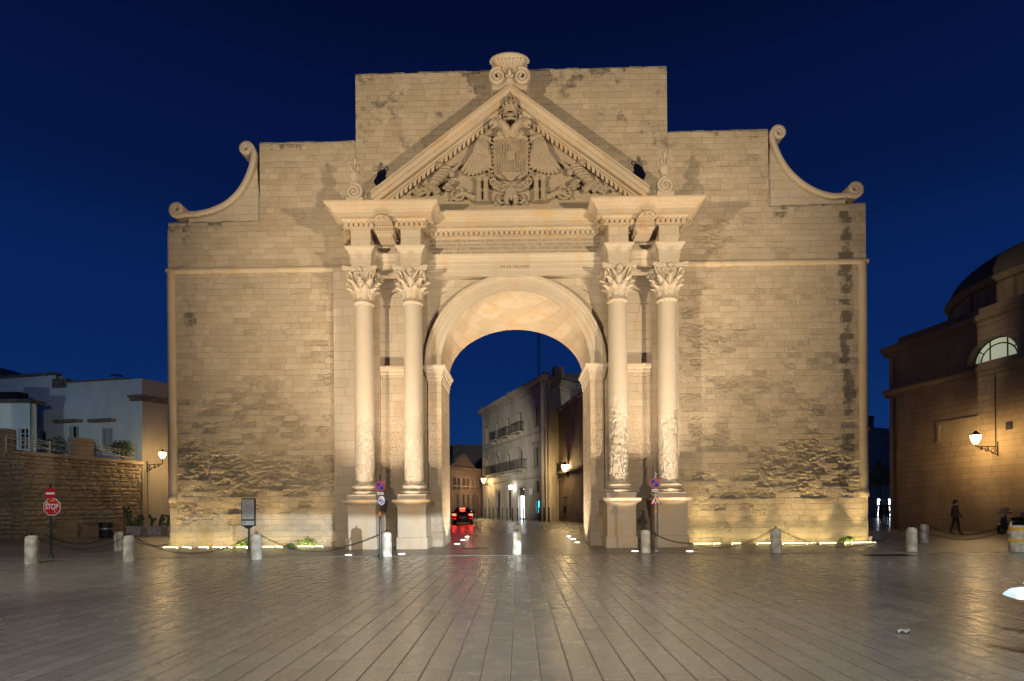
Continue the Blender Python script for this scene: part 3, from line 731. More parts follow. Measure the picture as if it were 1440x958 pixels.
# leafy ornament in the top corner
# ---------------------------------------------------------------- crowning scroll and finials
ac = MB()
Ys = -1.1
cL, cR = P(699.7, 110, Ys), P(733.7, 110, Ys); rv = .31
for c_, fl in ((cL, 1), (cR, -1)):
    for kk, (r_, th_) in enumerate(((rv, .2),)):
        pts = []
        for i in range(41):
            t = i / 40; a = (PI * .35 if fl > 0 else PI * .65) + fl * t * 2.1 * 2 * PI; rr = r_ * (1 - .82 * t)
            pts.append((c_.x + rr * math.cos(a), Ys - .1 + .0 * t, c_.z + rr * math.sin(a)))
        ac.tube(pts, [.075 * (1 - .35 * i / 40) for i in range(41)], 8)
    ac.lathe([(rv, 0), (rv, 1)], 0, 0, 6) if False else None
    ring0 = [(c_.x + rv * .98 * math.cos(2 * PI * k / 24), Ys, c_.z + rv * .98 * math.sin(2 * PI * k / 24)) for k in range(24)]
    ring1 = [(x, -.05, z) for x, y, z in ring0]; ac.loft([ring0, ring1], True, True)
xc = (cL.x + cR.x) / 2
tA, tB = P(692, 98, Ys), P(741, 98, Ys); zt_ = P(716, 77.5, Ys - .1).z; zb_ = P(716, 103, Ys).z
ac.box(tA.x, tB.x, Ys + .05, -.05, zb_ - .6, zt_ - .18)
def shell(u, v):
    a = (u - .5) * 2; x = xc + a * (.28 + .36 * v); z = zb_ + (zt_ - zb_ - .22) * v - .12 * a * a * (1 - v)
    return (x, Ys - .02 - .16 * v ** 1.5 - .05 * abs(math.cos(u * PI * 9)), z)
ac.slab(shell, 72, 8, (0, .35, 0))
ac.tube([(xc + .69 * math.sin(a), Ys + .15 - .36 * math.cos(a), zt_ - .1) for a in [-1.5 + 3.0 * k / 16 for k in range(17)]], .1, 8)
rg = [[(xc + r_ * .69 * math.cos(a), Ys + .35 + .5 * math.sin(a), z) for a in [2 * PI * k / 24 for k in range(24)]] for r_, z in ((.96, zt_ - .2), (1.0, zt_ - .06), (.95, zt_))]
ac.loft(rg, True, True)
ac.ball((xc, Ys - .14, zb_ - .05), (.08, .06, .14), 10, 8); ac.box(xc - .16, xc + .16, Ys - .1, Ys + .2, cL.z + .0, cL.z + .07)
ac.box(xc - .4, xc + .4, Ys + .1, -.05, cL.z - .7, cL.z + .3)
ac.build('crowning_scroll', M['smooth'], gate, smooth=40)
for s_, (uc, vc) in ((-1, (498.5, 270)), (1, (936, 261))):
    fi = MB(); Yq = -1.55; c_ = P(uc, vc, Yq); r_ = .3
    c_.z = max(c_.z, 12.95 + .3)
    ring0 = [(c_.x + r_ * math.cos(2 * PI * k / 24), Yq, c_.z + r_ * math.sin(2 * PI * k / 24)) for k in range(24)]
    fi.loft([ring0, [(x, Yq + .4, z) for x, y, z in ring0]], True, True)
    pts = []
    for i in range(37):
        t = i / 36; a = PI * .5 + s_ * t * 2.0 * 2 * PI; rr = r_ * (1 - .8 * t); pts.append((c_.x + rr * math.cos(a), Yq - .03, c_.z + rr * math.sin(a)))
    fi.tube(pts, [.065 * (1 - .3 * i / 36) for i in range(37)], 7)
    zz = c_.z + r_
    fi.lathe([(.12, zz - .05), (.19, zz), (.2, zz + .08), (.12, zz + .12), (.1, zz + .16), (.2, zz + .3), (.22, zz + .42), (.14, zz + .55), (.09, zz + .68), (.07, zz + .78)], c_.x, Yq + .15, 14, fn=lambda r, z, a: r * (1 + .12 * math.cos(a * 5)))
    for k in (-1, 1):
        volute(fi, (c_.x + k * .19, Yq + .12, zz + .8), (1, 0), .11, .03, 1.3, PI * .9 if k > 0 else .1, -k)
        fi.tube([(c_.x + k * .05, Yq + .1, zz + .35), (c_.x + k * .12, Yq + .05, zz + .6), (c_.x + k * .1, Yq + .1, zz + .78)], [.05, .06, .04], 7)
        fi.tube([(c_.x + k * .3, Yq + .2, c_.z - .28), (c_.x + k * .36, Yq + .2, c_.z), (c_.x + k * .25, Yq + .2, c_.z + .28)], [.05, .06, .05], 7)
    fi.ball((c_.x, Yq + .12, zz + .93), (.08, .08, .14), 9, 7)
    fi.bbox(c_.x - .34, c_.x + .34, Yq - .02, Yq + .45, 12.92, max(12.96, c_.z - .2), .02)
    fi.build('finial', M['smooth'], gate, smooth=40)
# concave shoulder scrolls
for s_ in (-1, 1):
    ps = [(268, 307), (285, 306), (305, 301), (325, 291), (342, 275), (353, 256), (360, 236), (362, 222)] if s_ < 0 else [(1186, 280), (1165, 281), (1143, 275), (1122, 263), (1104, 246), (1091, 226), (1083, 206), (1081, 194)]
    pts = [P(u, v, .25) for u, v in ps]
    # smooth the curve
    def crs(p, n=6):
        out = []
        for i in range(len(p) - 1):
            a, b2, c_, d = p[max(i - 1, 0)], p[i], p[i + 1], p[min(i + 2, len(p) - 1)]
            for k in range(n):
                t = k / n; out.append(.5 * ((2 * b2) + (c_ - a) * t + (2 * a - 5 * b2 + 4 * c_ - d) * t * t + (3 * b2 - 3 * c_ + d - a) * t ** 3))
        return out + [p[-1]]
    cv = crs(pts)
    lo, up = ((255, 300), (351, 216)) if s_ < 0 else ((1196, 272), (1090, 194))
    sp = []
    cl, cu_ = P(*lo, .25), P(*up, .25)
    def spiral(c_, r0, a0, dirn, turns=1.7):
        return [Vector((c_.x + r0 * (1 - .75 * i / 30) * math.cos(a0 + dirn * 2 * PI * turns * i / 30), .25, c_.z + r0 * (1 - .75 * i / 30) * math.sin(a0 + dirn * 2 * PI * turns * i / 30))) for i in range(31)]
    rL, rU = .26, .235
    low = spiral(cl, rL, -PI / 2, -1 if s_ < 0 else 1); upp = spiral(cu_, rU, 0 if s_ < 0 else PI, 1 if s_ < 0 else -1)
    full = list(reversed(low)) + cv + upp
    y0, y1 = -.12, .6; rings = []
    n_ = len(full)
    for i, p in enumerate(full):
        d = (full[min(i + 1, n_ - 1)] - full[max(i - 1, 0)]).normalized(); nn = Vector((-d.z, 0, d.x)); 
        k = i < 31 or i >= n_ - 31; h_ = (.055 + .06 * (i / 31 if i < 31 else (n_ - 1 - i) / 31)) if k else .1
        w0 = y0
        rings.append([p + nn * h_ + Vector((0, w0 + .03 - p.y, 0)), p + nn * h_ * .4 + Vector((0, w0 - p.y, 0)), p - nn * h_ * .4 + Vector((0, w0 - p.y, 0)), p - nn * h_ + Vector((0, w0 + .05 - p.y, 0)), p - nn * h_ + Vector((0, y1 - p.y, 0)), p + nn * h_ + Vector((0, y1 - p.y, 0))])
    sw = MB(); sw.loft(rings, True, True)
    for c_, r_ in ((cl, rL), (cu_, rU)):
        r0 = [(c_.x + r_ * .8 * math.cos(2 * PI * k / 20), .1, c_.z + r_ * .8 * math.sin(2 * PI * k / 20)) for k in range(20)]
        sw.loft([r0, [(x, .55, z) for x, y, z in r0]], True, True)
    sw.build('shoulder_scroll', M['smooth'], gate, smooth=45)
    fl = MB(); xw = XSL + .03 if s_ < 0 else XSR - .03
    poly = [(p.x, p.z) for p in cv]; base = [(xw, tl(xw) - .1), (cv[0].x, tl(cv[0].x) - .1)]
    fl.prism((poly + base)[:: 1], .12, .6); fl.build('scroll_infill', M['bay'], gate)
# ------------------------------------------------------------------ ground
def mat_paving(name, w, L, along='y', dark=(.14, .13, .108), light=(.265, .247, .21), r0=.2, r1=.3, jw=.007):
    n = NB(name); p = n.pos(); x, y, z = n.sep(p)
    rnd, da, db = n.cells(x if along == 'y' else y, y if along == 'y' else x, w, L)
    fine = n.noise(p, 38., 5., .7); mid = n.noise(p, 3., 5., .6); big = n.noise(p, .25, 3.)
    c = n.mix(n.mr(n.add(n.mul(rnd, .42), n.mul(mid, .6)), .1, .95, .05, 1., False), dark, light)
    c = n.mix(n.mr(big, .35, .65, 0., .5), c, tuple((a + b) * .42 for a, b in zip(dark, light)))
    c = n.mix(n.mr(fine, .35, .7, 0., .5), c, tuple(a * .55 for a in dark))
    c = n.mix(n.mr(n.noise(p, 5., 6., .75), .66, .76, 0., .4), c, tuple(a * .45 for a in dark))
    jb_ = n.mr(db, 0., jw * 2.2, .35, 1.); j = n.math('MINIMUM', n.mr(da, 0., jw * 2.), jb_)
    c = n.mix(n.mul(n.mr(db, jw * 3., jw * 5.5, 1., 0.), .4), c, light)  # paints light caught by chamfers as a pale band beside the cross joints
    c = n.mix(n.sub(1., j), c, (.04, .037, .032))
    n.base(c)
    ro = n.add(n.mr(n.add(n.mul(mid, .8), n.mul(rnd, .2)), .25, .75, r0, r1), n.mul(n.sub(1., j), .3))
    n.rough(ro); n.b.inputs['Specular IOR Level'].default_value = .5
    cush = n.math('MINIMUM', n.mr(da, 0., w * .3), n.mr(db, 0., w * .3))
    tilt = n.mul(n.sub(rnd, .5), .5)
    n.bump(n.add(n.add(n.mul(j, 1.8), n.mul(cush, .3)), n.add(n.mul(fine, .22), n.add(n.mul(n.noise(p, 7., 3.), .45), tilt))), .35, .01)
    return n.m
M['pave'] = mat_paving('plaza_paving', .288, .95)
M['walk'] = mat_paving('pavement_slabs', .42, .7, 'x', (.10, .09, .075), (.2, .18, .15), .26, .42)
M['street'] = mat_paving('street_setts', .35, .55, 'x', (.085, .08, .07), (.17, .155, .13), .2, .36)
def sheet(name, x0, x1, y0, y1, z, mat, th=None):
    mb = MB()
    if th: mb.box(x0, x1, y0, y1, z - th, z)
    else: mb.face([(x0, y0, z), (x1, y0, z), (x1, y1, z), (x0, y1, z)])
    return tag(mb.build(name, mat), kind='structure')
sheet('ground', -900, 900, -300, 1500, -.02, simple('ground_stone', (.12, .11, .09), .8, 0, .3, .5))
YK = -4.45
sheet('plaza', -70, 70, -60, YK, .02, M['pave'])
sheet('pavement', -70, 70, YK + .004, 9.5, .035, M['walk'], .05)
sheet('street', -70, 70, 9.504, 140, .02, M['street'], .03)
M['drain'] = simple('cast_iron_cover', (.035, .033, .03), .5, .7, .3, 20., .004)
for uv, lab in (((668, 772.5), 'square dark iron drain cover in the pavement before the arch'), ((1250, 782), 'long dark iron cover in the paving right of the gate')):
    p = G(*uv); zc = .035 if p.y > YK else .02; hw = .5 if zc > .03 else .75
    m_ = MB(); m_.box(p.x - hw, p.x + hw, p.y - .3, p.y + .3, zc - .01, zc + .005)
    for k in range(9): m_.box(p.x - hw + .06 + k * hw * .21, p.x - hw + .11 + k * hw * .21, p.y - .24, p.y + .24, zc + .005, zc + .011)
    tag(m_.build('drain_cover', M['drain']), lab, 'drain cover')
# ------------------------------------------------------------------ facades
class Fac:
    def __init__(s, A, B): 
        s.A = Vector((A[0], A[1], 0)); B = Vector((B[0], B[1], 0)); s.L = (B - s.A).length; s.d = (B - s.A).normalized(); s.n = Vector((s.d.y, -s.d.x, 0))
    def pt(s, a, z, o=0.): return s.A + s.d * a + s.n * o + Vector((0, 0, z))
    def pix(s, u, v):
        d = ray(u, v); t = (s.A - CAM).dot(s.n) / d.dot(s.n); p = CAM + d * t; return ((p - s.A).dot(s.d), p.z)
    def box(s, mb, a0, a1, z0, z1, o0, o1):
        mb.hexa([s.pt(a0, z0, o1), s.pt(a1, z0, o1), s.pt(a1, z0, o0), s.pt(a0, z0, o0), s.pt(a0, z1, o1), s.pt(a1, z1, o1), s.pt(a1, z1, o0), s.pt(a0, z1, o0)])
    def rect(s, u0, v0, u1, v1): # pixel rect -> a0,a1,z0,z1
        a0, zt = s.pix(u0, v0); a1, zb = s.pix(u1, v1); return (min(a0, a1), max(a0, a1), min(zt, zb), max(zt, zb))
    def wall(s, mb, a0, a1, z0, z1, ops=(), dep=.25):
        As = sorted({a0, a1} | {q for o in ops for q in o[:2] if a0 < q < a1}); Zs = sorted({z0, z1} | {q for o in ops for q in o[2:4] if z0 < q < z1})
        for i in range(len(As) - 1):
            for j in range(len(Zs) - 1):
                ca, cz = (As[i] + As[i + 1]) / 2, (Zs[j] + Zs[j + 1]) / 2
                if any(o[0] < ca < o[1] and o[2] < cz < o[3] for o in ops): continue
                mb.face([s.pt(As[i], Zs[j]), s.pt(As[i + 1], Zs[j]), s.pt(As[i + 1], Zs[j + 1]), s.pt(As[i], Zs[j + 1])])
        for o in ops:
            x0, x1, y0, y1 = o[:4]
            for p, q in (((x0, y0), (x1, y0)), ((x1, y0), (x1, y1)), ((x1, y1), (x0, y1)), ((x0, y1), (x0, y0))):
                mb.face([s.pt(*p), s.pt(*q), s.pt(*q, -dep), s.pt(*p, -dep)])
        s.box(mb, a0, a1, z0, z1, -dep - .3, -dep)
    def cornice(s, mb, a0, a1, prof):
        A, B = s.pt(a0, 0), s.pt(a1, 0); mb.sweep([(A.x, A.y), (B.x, B.y)], prof)
    def window(s, par, o, mf, mp, dep=.25, kind='window', bars=(1, 3), lit=None):
        a0, a1, z0, z1 = o[:4]; w = a1 - a0; mb = MB(); t = max(.05, w * .06)
        for q in ((a0, a0 + t, z0, z1), (a1 - t, a1, z0, z1), (a0 + t, a1 - t, z1 - t, z1), (a0 + t, a1 - t, z0, z0 + t)): s.box(mb, *q, -dep + .02, -dep + .09)
        for i in range(bars[0]): c = a0 + w * (i + 1) / (bars[0] + 1); s.box(mb, c - t * .5, c + t * .5, z0 + t, z1 - t, -dep + .02, -dep + .08)
        for i in range(bars[1]): c = z0 + (z1 - z0) * (i + 1) / (bars[1] + 1); s.box(mb, a0 + t, a1 - t, c - .02, c + .02, -dep + .022, -dep + .07)
        wd = mb.build(kind, mf, par)
        pb = MB(); s.box(pb, a0 + .005, a1 - .005, z0 + .005, z1 - .005, -dep + .004, -dep + .018); pb.build('pane', mp, wd)
        return wd
    def surround(s, mb, o, t=.14, head=True, sill=True):
        a0, a1, z0, z1 = o[:4]
        s.box(mb, a0 - t, a0, z0, z1, -.02, .07); s.box(mb, a1, a1 + t, z0, z1, -.02, .07); s.box(mb, a0 - t, a1 + t, z1, z1 + t, -.02, .07)
        if sill: s.box(mb, a0 - t * 1.4, a1 + t * 1.4, z0 - .12, z0, -.02, .16)
        if head:
            s.box(mb, a0 - t * 1.2, a1 + t * 1.2, z1 + t, z1 + t + .28, -.02, .06); s.box(mb, a0 - t * 1.8, a1 + t * 1.8, z1 + t + .28, z1 + t + .42, -.02, .3)
            for a in (a0 - t, a1 + t - .12): s.box(mb, a, a + .12, z1 + t, z1 + t + .28, .06, .2)
    def balcony(s, par, a0, a1, z, out=.9, h=1.0, ms=None, mr_=None, gap=.13):
        mb = MB(); s.box(mb, a0, a1, z - .14, z, 0, out)
        for k in range(max(2, int((a1 - a0) / 1.2))):
            a = a0 + .2 + (a1 - a0 - .4) * k / max(1, int((a1 - a0) / 1.2) - 1); s.box(mb, a - .08, a + .08, z - .45, z - .14, 0, out * .6)
        b = mb.build('balcony', ms, par); rl = MB()
        def bar(p, q, r): rl.tube([p, q], r, 5)
        bar(s.pt(a0, z + h, out - .05), s.pt(a1, z + h, out - .05), .03); bar(s.pt(a0, z + .12, out - .05), s.pt(a1, z + .12, out - .05), .02)
        for a in (a0, a1): bar(s.pt(a, z + h, 0), s.pt(a, z + h, out - .05), .03); bar(s.pt(a, z + .12, 0), s.pt(a, z + .12, out - .05), .02)
        n_ = int((a1 - a0) / gap)
        for k in range(n_ + 1): a = a0 + (a1 - a0) * k / n_; bar(s.pt(a, z, out - .05), s.pt(a, z + h, out - .05), .014)
        for a in (a0, a1):
            for k in range(1, 6): bar(s.pt(a, z, (out - .05) * k / 6), s.pt(a, z + h, (out - .05) * k / 6), .014)
        rl.build('railing', mr_ or M['iron'], b)
def plaster(name, col, dirt=.5, joints=None, sc_=1.):
    n = NB(name); p = n.pos(); x, y, z = n.sep(p)
    big = n.noise(n.scale(p, (1, 1, .45)), .7 * sc_, 6., .62); mid = n.noise(p, 3.5 * sc_, 6., .65); fine = n.noise(p, 25., 5., .7)
    c = n.mix(n.mr(big, .35, .7, 0., dirt), col, tuple(q * .45 for q in col))
    c = n.mix(n.mr(mid, .48, .75, 0., dirt * .8), c, (col[0] * .75, col[1] * .62, col[2] * .45))
    c = n.mix(n.mr(n.add(z, n.mul(mid, 1.2)), .6, 2.2, dirt * .7, 0.), c, tuple(q * .5 for q in col))
    h = n.add(n.mul(mid, .8), n.mul(fine, .5))
    if joints:
        rnd, da, db = n.cells(z, n.add(x, y), joints[0], joints[1])
        j = n.math('MINIMUM', n.mr(da, 0., .02), n.mr(db, 0., .015)); c = n.mix(n.mul(n.sub(1., j), .6), c, tuple(q * .3 for q in col))
        c = n.mix(n.mr(rnd, 0., 1., 0., .35), c, tuple(q * .55 for q in col)); h = n.add(h, j)
    n.base(c); n.rough(.9); n.b.inputs['Specular IOR Level'].default_value = .2; n.bump(h, .6, .03)
    return n.m
M['pal'] = plaster('grey_cream_plaster', (.42, .39, .33), .55)
M['pal_trim'] = plaster('weathered_trim', (.36, .33, .27), .6)
M['oldwall'] = plaster('old_tufa_wall', (.33, .27, .19), .85, (.3, .7))
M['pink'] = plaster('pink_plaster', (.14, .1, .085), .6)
M['church'] = plaster('church_tufa', (.40, .30, .19), .65, (.32, .8))
M['churchtrim'] = plaster('church_trim', (.32, .24, .15), .7)
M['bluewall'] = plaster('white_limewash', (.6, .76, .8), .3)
M['ochre'] = plaster('warm_limewash', (.5, .44, .34), .4)
M['rubble'] = plaster('rubble_wall', (.33, .27, .185), .8, (.27, .6))
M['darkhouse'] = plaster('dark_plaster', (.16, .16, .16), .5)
GL = {}
GL['warm'] = glow('warm_lamp_glass', (1, .66, .28), 200)
GL['street'] = glow('street_lamp_glass', (1, .68, .3), 420); GL['white'] = glow('white_shop_light', (.9, .95, 1), 5.5)
GL['globe'] = glow('white_globe', (1, .97, .9), 26)
GL['cyan'] = glow('cyan_screen', (.05, .75, .95), 1.6)
GL['lunette'] = glow('lit_church_glass', (.72, .85, .55), .3)
# palazzo seen through the arch
near = G(768, 733.0); dn_ = 780 / (near.y - CAM.y)
far = CAM + (lambda d: d * ((78.5) / d.y))(ray(679, 711.3)); 
fp = Fac((far.x, far.y), (near.x, near.y))
pal = thing('palazzo', 'grey three storey palazzo with wrought iron balconies seen through the archway', 'palazzo', (near.x, near.y, 0))
def zz(u, v): return (660 + u / 4.165, 510 + v / 4.165)
ztopP = fp.pix(*zz(445, 104))[1]; zparP = fp.pix(*zz(445, 64))[1]
ops_up = [fp.rect(*zz(a, b), *zz(c, d)) for a, b, c, d in ((98, 398, 113, 470), (157, 366, 174, 455), (219, 332, 237, 437), (287, 292, 310, 412), (380, 248, 402, 346))]
ops_md = [fp.rect(*zz(a, b), *zz(c, d)) for a, b, c, d in ((102, 580, 117, 660), (160, 563, 177, 650), (222, 545, 240, 640), (291, 525, 313, 628), (383, 488, 405, 600))]
def level(ops):
    z0 = sum(o[2] for o in ops) / len(ops); z1 = sum(o[3] for o in ops) / len(ops); w = sum(o[1] - o[0] for o in ops) / len(ops)
    return [((o[0] + o[1]) / 2 - w / 2, (o[0] + o[1]) / 2 + w / 2, z0, z1) for o in ops]
ops_up, ops_md = level(ops_up), level(ops_md)
gd = [fp.rect(*zz(a, b), *zz(c, d)) for a, b, c, d in ((105, 770, 118, 890), (158, 735, 184, 880), (222, 725, 248, 890), (287, 770, 327, 905), (386, 695, 410, 760), (388, 806, 412, 885))]
gd = [(o[0], o[1], .05 if i < 4 else o[2], 2.6 if i == 0 else (3.7 if i < 4 else o[3])) for i, o in enumerate(gd)]
wl = MB(); fp.wall(wl, 0, fp.L, 0, ztopP, ops_up + ops_md + gd, .3)
# return wall on the right and back
ra = Fac((near.x, near.y), (near.x + 3.0, near.y + 4.2)); ra.wall(wl, 0, ra.L, 0, ztopP)
wl.build('wall', M['pal'], pal)
tr = MB()
for z_, o_ in ((ztopP - .55, .12), (4.55, .1), ((ops_up[0][2] + ops_md[0][3]) / 2 + .35, .13)):
    fp.cornice(tr, -.05, fp.L + .02, [(-.02, z_), (o_, z_ + .03), (o_, z_ + .2), (-.02, z_ + .24)]); ra.cornice(tr, 0, ra.L, [(-.02, z_), (o_, z_ + .03), (o_, z_ + .2), (-.02, z_ + .24)])
for f_ in (fp, ra): f_.cornice(tr, -.5 if f_ is fp else 0, f_.L + (.5 if f_ is fp else 0), [(-.05, ztopP - .1), (.15, ztopP - .05), (.5, ztopP + .2), (.6, ztopP + .4), (.6, ztopP + .5), (-.3, ztopP + .55)])
tr.build('cornice', M['pal_trim'], pal)
pp = MB(); fp.box(pp, -.3, fp.L + .1, ztopP + .5, zparP, -.4, .1); ra.box(pp, 0, ra.L, ztopP + .5, zparP, -.4, .1)
for a in (0, fp.L * .5, fp.L): fp.box(pp, a - .3, a + .3, zparP, zparP + .2, -.45, .15)
fp.box(pp, fp.L - 1.0, fp.L - .1, ztopP + .4, zparP + .9, -2.2, -1.2)
pp.build('parapet', M['pal_trim'], pal)
for ops_, t_, hd_, sl_ in ((ops_up, .16, False, True), (ops_md, .18, True, True), (gd[1:4], .2, False, False)):
    for o in ops_: ss = MB(); fp.surround(ss, o, t_, hd_, sl_); ss.build('window_trim', M['pal_trim'], pal)
for o in ops_up + ops_md: fp.window(pal, o, M['wood'], M['glassdark'], .3)
for i, o in enumerate(gd):
    if i == 3: 
        fp.window(pal, (o[0], o[1], o[2], 2.9), M['darkpole'], GL['white'], .3, 'shop_door', (1, 0)); fp.window(pal, (o[0], o[1], 2.9, o[3]), M['wood'], M['glassdark'], .3, 'fanlight', (2, 1))
    elif i == 5: fp.window(pal, o, M['darkpole'], GL['cyan'], .3, 'lit_screen', (0, 0))
    elif i in (1, 2):
        fp.window(pal, o, M['wood'], M['glassdark'], .3, 'arched_door', (1, 2))
        hd = MB(); mid_ = (o[0] + o[1]) / 2; r_ = (o[1] - o[0]) / 2   # arched head: spandrels closing the corners
        for sg in (-1, 1):
            for k in range(8):
                a0_, a1_ = PI / 2 * k / 8, PI / 2 * (k + 1) / 8
                x0, x1 = mid_ + sg * r_ * math.cos(a0_), mid_ + sg * r_ * math.cos(a1_); zc0 = o[3] - r_ + r_ * math.sin(a0_); zc1 = o[3] - r_ + r_ * math.sin(a1_)
                lo_, hi_ = min(x0, x1), max(x0, x1); fp.box(hd, lo_, hi_, min(zc0, zc1), o[3] + .01, -.2, -.01)
        hd.build('arch_head', M['pal'], pal)
    else: fp.window(pal, o, M['wood'], M['glassdark'], .3, 'door' if i == 0 else 'window', (1, 2))
for o in ops_up[1:4]: fp.balcony(pal, o[0] - .7, o[1] + .7, o[2] - .05, .8, 1.05, M['pal_trim'])
fp.balcony(pal, ops_md[0][1] + .5, ops_md[3][1] + 1.4, ops_md[1][2] - .05, 1.0, 1.1, M['pal_trim'])
sb = MB(); a_, z_ = fp.pix(*zz(371, 755)); fp.box(sb, a_ - .4, a_ + .4, z_ - .35, z_ + .35, .12, .2); sb.build('sign_box', M['white'], pal)
# older house to the right of the palazzo
oh0 = Vector((near.x + 1.5, near.y + 2.2)); oh1 = G(840, 738)
fo = Fac((oh0.x, oh0.y), (oh1.x, oh1.y))
old = thing('old_house', 'old stained stone house with a lit street lamp, right of the palazzo', 'house', (oh0.x, oh0.y, 0))
zlow = fo.pix(*zz(600, 628))[1]; zhi = fo.pix(*zz(640, 190))[1]; zh2 = fo.pix(*zz(600, 80))[1]
wo = [fo.rect(*zz(497, 683), *zz(523, 740)), fo.rect(*zz(490, 520), *zz(515, 612))]
aw = fo.pix(*zz(520, 600))[0]
m_ = MB(); fo.wall(m_, 0, fo.L, 0, zhi * .98, wo, .25)
m_.build('wall', M['oldwall'], old)
m_ = MB(); fo.box(m_, -.2, fo.L + .1, zlow - .15, zlow + .08, 0, .35); fo.box(m_, -.1, fo.L, zhi * .98, zhi * .98 + .3, -.3, .2); m_.build('ledge', M['pal_trim'], old)
m_ = MB()
for k in range(26): a = aw * .1 + k * .13; m_.tube([fo.pt(a, zlow + .05, .3), fo.pt(a, zlow + 1.0, .3)], .014, 5)
m_.tube([fo.pt(aw * .1, zlow + 1.0, .3), fo.pt(aw * .1 + 3.3, zlow + 1.0, .3)], .03, 5); m_.build('railing', M['iron'], old)
fo.window(old, wo[0], M['wood'], M['glassdark'], .25); fo.window(old, wo[1], M['wood'], M['glassdark'], .25)
m_ = MB(); a_, z_ = fo.pix(*zz(565, 790)); fo.box(m_, a_ - .3, a_ + .5, z_ - .05, z_ + .02, 0, .3); m_.build('small_shelf', M['iron'], old); m_ = MB(); fo.box(m_, a_ - .25, a_ + .2, z_ - 1.6, z_ - .9, 0, .25); m_.build('meter_box', M['iron'], old)
# taller block behind
bk = thing('rooftop_house', 'dark flat roofed upper house with blue lit windows behind the palazzo', 'house', (near.x + 7, near.y + 10, 0))
fb = Fac((near.x + 2.6, near.y + 9), (near.x + 17, near.y + 9.2)); ztb = fb.pix(*zz(620, 80))[1]
wb_ = fb.rect(*zz(604, 112), *zz(656, 160)); m_ = MB(); fb.wall(m_, 0, fb.L, 0, ztb, [wb_], .3); fb.box(m_, -.1, fb.L, ztb, ztb + .3, -.3, .15); m_.build('wall', M['darkhouse'], bk)
fb.window(bk, wb_, M['iron'], simple('twilight_pane', (.25, .3, .35), .08), .3, 'window', (3, 0))
ms = thing('radio_mast', 'thin lattice radio mast rising above the palazzo roof', 'mast', (near.x + 1.5, near.y + 25, 0))
m_ = MB(); pm = P(757.5, 520, near.y + 25); zt_m = P(756, 472, near.y + 25).z + 1.0
for k in range(3): 
    a = 2 * PI * k / 3; m_.tube([(pm.x + .28 * math.cos(a), pm.y + .28 * math.sin(a), 8), (pm.x + .2 * math.cos(a), pm.y + .2 * math.sin(a), zt_m)], .05, 5)
for k in range(60):
    z = 8 + (zt_m - 8) * k / 60; a = 2 * PI * k / 3; b_ = 2 * PI * (k + 1) / 3
    m_.tube([(pm.x + .25 * math.cos(a), pm.y + .25 * math.sin(a), z), (pm.x + .25 * math.cos(b_), pm.y + .25 * math.sin(b_), z + (zt_m - 8) / 60)], .03, 4)
m_.build('lattice_tower', M['iron'], ms)
m_ = MB(); m_.tube([(pm.x, pm.y, zt_m - .1), (pm.x, pm.y, zt_m + 2.2)], .03, 5); m_.build('antenna', M['iron'], ms)
# pink building at the left of the street
fl0 = CAM + ray(628, 712) * (66 / ray(628, 712).y); fl1 = CAM + ray(681, 711.3) * (80 / ray(681, 711.3).y)
fk = Fac((fl0.x - 6, fl0.y - 3.2), (fl1.x, fl1.y))
pk = thing('pink_building', 'low pink arcaded building with a curved gable beyond the red lit car', 'building', (fl1.x, fl1.y, 0))
def z7(u, v): return (600 + u / 3.42, 480 + v / 3.42)
zpk = fk.pix(*z7(215, 615))[1]
opk = []
for u in (135, 153, 177, 197, 222, 246): opk.append(fk.rect(*z7(u - 5, 660), *z7(u + 5, 712)))
for u in (150, 178, 200, 225, 249): opk.append(fk.rect(*z7(u - 5, 762), *z7(u + 5, 832)))
lv = level(opk[:6]); lg = [(o[0], o[1], .1, 3.2) for o in level(opk[6:])]; opk = lv + lg
m_ = MB(); fk.wall(m_, 0, fk.L, 0, zpk, opk, .25)
ag = fk.pix(*z7(180, 600))[0]
gp = [(ag - 3, 0), (ag - 2.6, .5), (ag - 1.8, .7), (ag - 1.3, 1.4), (ag, 2.1), (ag + 1.3, 1.4), (ag + 1.8, .7), (ag + 2.6, .5), (ag + 3, 0)]
m_.loft([[fk.pt(a, zpk + z, 0) for a, z in gp], [fk.pt(a, zpk + z, -.4) for a, z in gp]], True, True)
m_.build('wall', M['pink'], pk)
m_ = MB(); fk.cornice(m_, 0, fk.L, [(-.02, zpk - .3), (.2, zpk - .2), (.35, zpk), (.35, zpk + .1), (-.02, zpk + .12)]); fk.cornice(m_, 0, fk.L, [(-.02, 4.2), (.12, 4.22), (.12, 4.4), (-.02, 4.42)])
for o in lv: fk.surround(m_, o, .14, False)
m_.build('cornice', M['pink'], pk)
for o in lv: fk.window(pk, o, M['wood'], M['glassdark'], .25)
for o in lg: fk.window(pk, o, M['wood'], M['glassdark'], .25, 'door', (1, 1))
fd = Fac((fl0.x - 3, 76), (fl1.x + .5, 77.5)); dk = thing('dark_house', 'tall unlit dark house rising behind the pink building', 'house', (fl0.x, 76, 0))
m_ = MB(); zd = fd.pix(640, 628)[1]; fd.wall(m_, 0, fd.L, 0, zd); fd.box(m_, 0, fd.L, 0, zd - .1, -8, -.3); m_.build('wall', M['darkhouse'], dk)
m_ = MB(); fd.box(m_, -.2, fd.L, zd, zd + .35, -8, .2); m_.build('roof', M['darkhouse'], dk)
